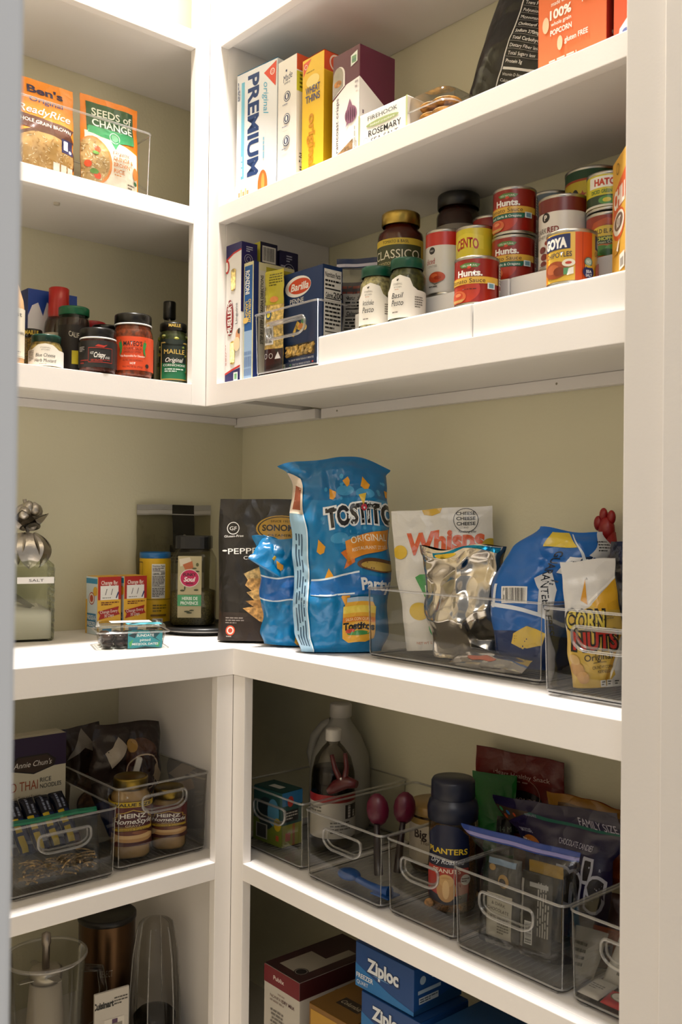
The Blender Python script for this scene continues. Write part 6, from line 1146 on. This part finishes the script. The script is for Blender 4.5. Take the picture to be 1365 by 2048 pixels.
# ================================================================ bottom shelf, right
carton('milk_powder_box', 'maroon-topped white dry milk box at the left of the bottom right shelf', 'carton', (.522, -.302, BS), 0, .109, .20, .206, 'b9b2a6', flap=False,
    front=[('r', 0, .84, 1, 1, '6a1018'), Tx('Publix', .42, .92, .04, 'd8ccc4', w=.3, b=.01), Tx('INSTANT', .5, .785, .018, '8a6a60', w=.2), Tx('NONFAT', .36, .745, .028, '6a4a42', w=.36), Tx('DRY MILK', .7, .745, .028, '4a1a1a', w=.34, b=.02), ('l', .18, .69, .84, .72, 1, '8a7a70')] + [('l', .2 + .02 * (i % 3), .60 - i * .035, .8 - .03 * (i % 2), .635 - i * .035, 1, '6a645c') for i in range(13)],
    right=[('r', 0, .84, 1, 1, '3a1012'), ('c', .8, .9, .06, '15100f'), ('c', .45, .72, .1, '15100f'), ('o', .45, .72, .09, .01, '6a5a54'), Tx('P', .45, .72, .07, '8a8078')], top=[('r', 0, 0, 1, 1, '2c0e0f'), ('p', [(.2, .1), (.8, .1), (.8, .8), (.6, .8), (.6, .5), (.2, .5)], '8a8274'), ('c', .7, .15, .13, '15100f'), ('o', .7, .15, .11, .012, '8a8078')])
carton('baking_mix_box', 'gold and brown box with an ornate script label, right of the dry milk box', 'carton', (.664, -.306, BS), 2, .113, .17, .186, '7a5418', flap=False,
    front=[('r', .04, .02, .96, .95, 'b08424'), ('e', .42, .66, .36, .1, '1c1a22'), ('p', [(.1, .62), (.8, .52), (.8, .80), (.1, .80)], '1c1a22'), ('p', [(.12, .635), (.78, .54), (.78, .785), (.12, .785)], 'd8d0bc'), Tx('Columbia', .45, .70, .1, '1c1a22', w=.56, sh=.3, b=.01, rot=-4), ('r', .18, .2, .75, .54, '3a5a2c'), ('e', .4, .4, .15, .1, 'c9a43a')], top=[('r', .0, 0, 1, 1, '6a4a1a'), ('r', .3, .2, .8, .36, '2a2018'), Tx('Columbia', .55, .28, .07, 'b0a488', w=.42, sh=.3)], right=[('r', 0, 0, 1, 1, '5a3c14')])
def ziploc(label, loc, rot, w, d, h, sub, num):
    carton('freezer_bag_box', label, 'carton', loc, rot, w, d, h, '0e3f7a', flap=False,
      front=[('p', [(0, 0), (1, 0), (1, .08), (.6, .2), (0, .52)], '1b6aa8'), Tx('Ziploc', .48, .60, .30, '0a2a58', w=.58, b=.10), Tx('Ziploc', .48, .61, .30, 'd8dce0', w=.54, b=.04), ('e', .46, .42, .14, .01, '6a9ac8')] + ([Tx(sub, .17, .27, .11, 'd8dce0', w=.3, b=.02), Tx('QUART', .13, .12, .09, 'd8dce0', w=.2)] if sub else []) + ([Tx(num, .86, .55, .14, 'd8dce0', w=.12, b=.01)] if num else []),
      right=[('p', [(0, 0), (1, 0), (1, .3), (.5, .2), (0, .08)], '123e68'), ('c', .18, .7, .06, '8fa4b8'), ('c', .4, .75, .05, '8fa4b8'), ('r', .08, .42, .55, .5, '8fa4b8'), ('r', .1, .2, .5, .34, 'a8b4be'), ('l', .12, .22, .48, .32, 2, '1a2a3a')], top=[('r', 0, 0, 1, 1, '0d3566')], group='blue freezer bag boxes')
carton('freezer_bag_box', 'blue freezer bag box marked 54, lower one of the stack on the bottom shelf', 'carton', (.803, -.305, BS), 0, .140, .115, .2595, '0e3f7a', flap=False, group='blue freezer bag boxes',
    front=[('p', [(0, 0), (1, 0), (1, .74), (.6, .775), (0, .866)], '1b6aa8'), Tx('Ziploc', .46, .90, .084, '0a2a58', w=.58, b=.10), Tx('Ziploc', .46, .903, .084, 'd8dce0', w=.54, b=.04), ('e', .45, .845, .14, .003, '6a9ac8'), Tx('54', .88, .885, .042, 'd8dce0', w=.12, b=.01)], right=[('p', [(0, 0), (1, 0), (1, .8), (.5, .76), (0, .74)], '123e68'), ('r', .08, .86, .55, .9, '8fa4b8')], top=[('r', 0, 0, 1, 1, '0d3566')])
ziploc('blue quart freezer bag box, on top of the stack beside the dry milk box', (.785, -.303, BS + .2625), 0, .140, .115, .0745, 'FREEZER', '')
carton('trash_bag_box', 'dark navy box with a red round badge, right of the freezer bag boxes', 'carton', (.962, -.300, BS), 0, .135, .14, .262, '0f2038', flap=False,
    front=[('e', .35, .86, .42, .16, '2f6f9a'), ('e', .38, .84, .34, .14, '8f1c3a'), ('e', .3, .82, .12, .06, 'c99a6a'), ('r', 0, .6, 1, .7, '0a1628')], right=[('lv', .1, .3, .5, .95, 2, '6a7a8a')], top=[('r', 0, 0, 1, 1, '14406a')])
carton('trash_bag_box', 'near-black box with vertical white lettering, at the far right of the bottom shelf', 'carton', (1.103, -.302, BS), 0, .14, .13, .285, '0d1524', flap=False, front=[Tx('USE AGAIN', .12, .80, .09, 'a8b0b8', rot=-90, w=.3, b=.02), Tx('STRONG', .28, .82, .08, '6a7680', rot=-90, w=.24), Tx('100', .62, .85, .14, 'b8bcae', rot=-90, w=.18, b=.04)], top=[('r', 0, 0, 1, 1, '111c30')])
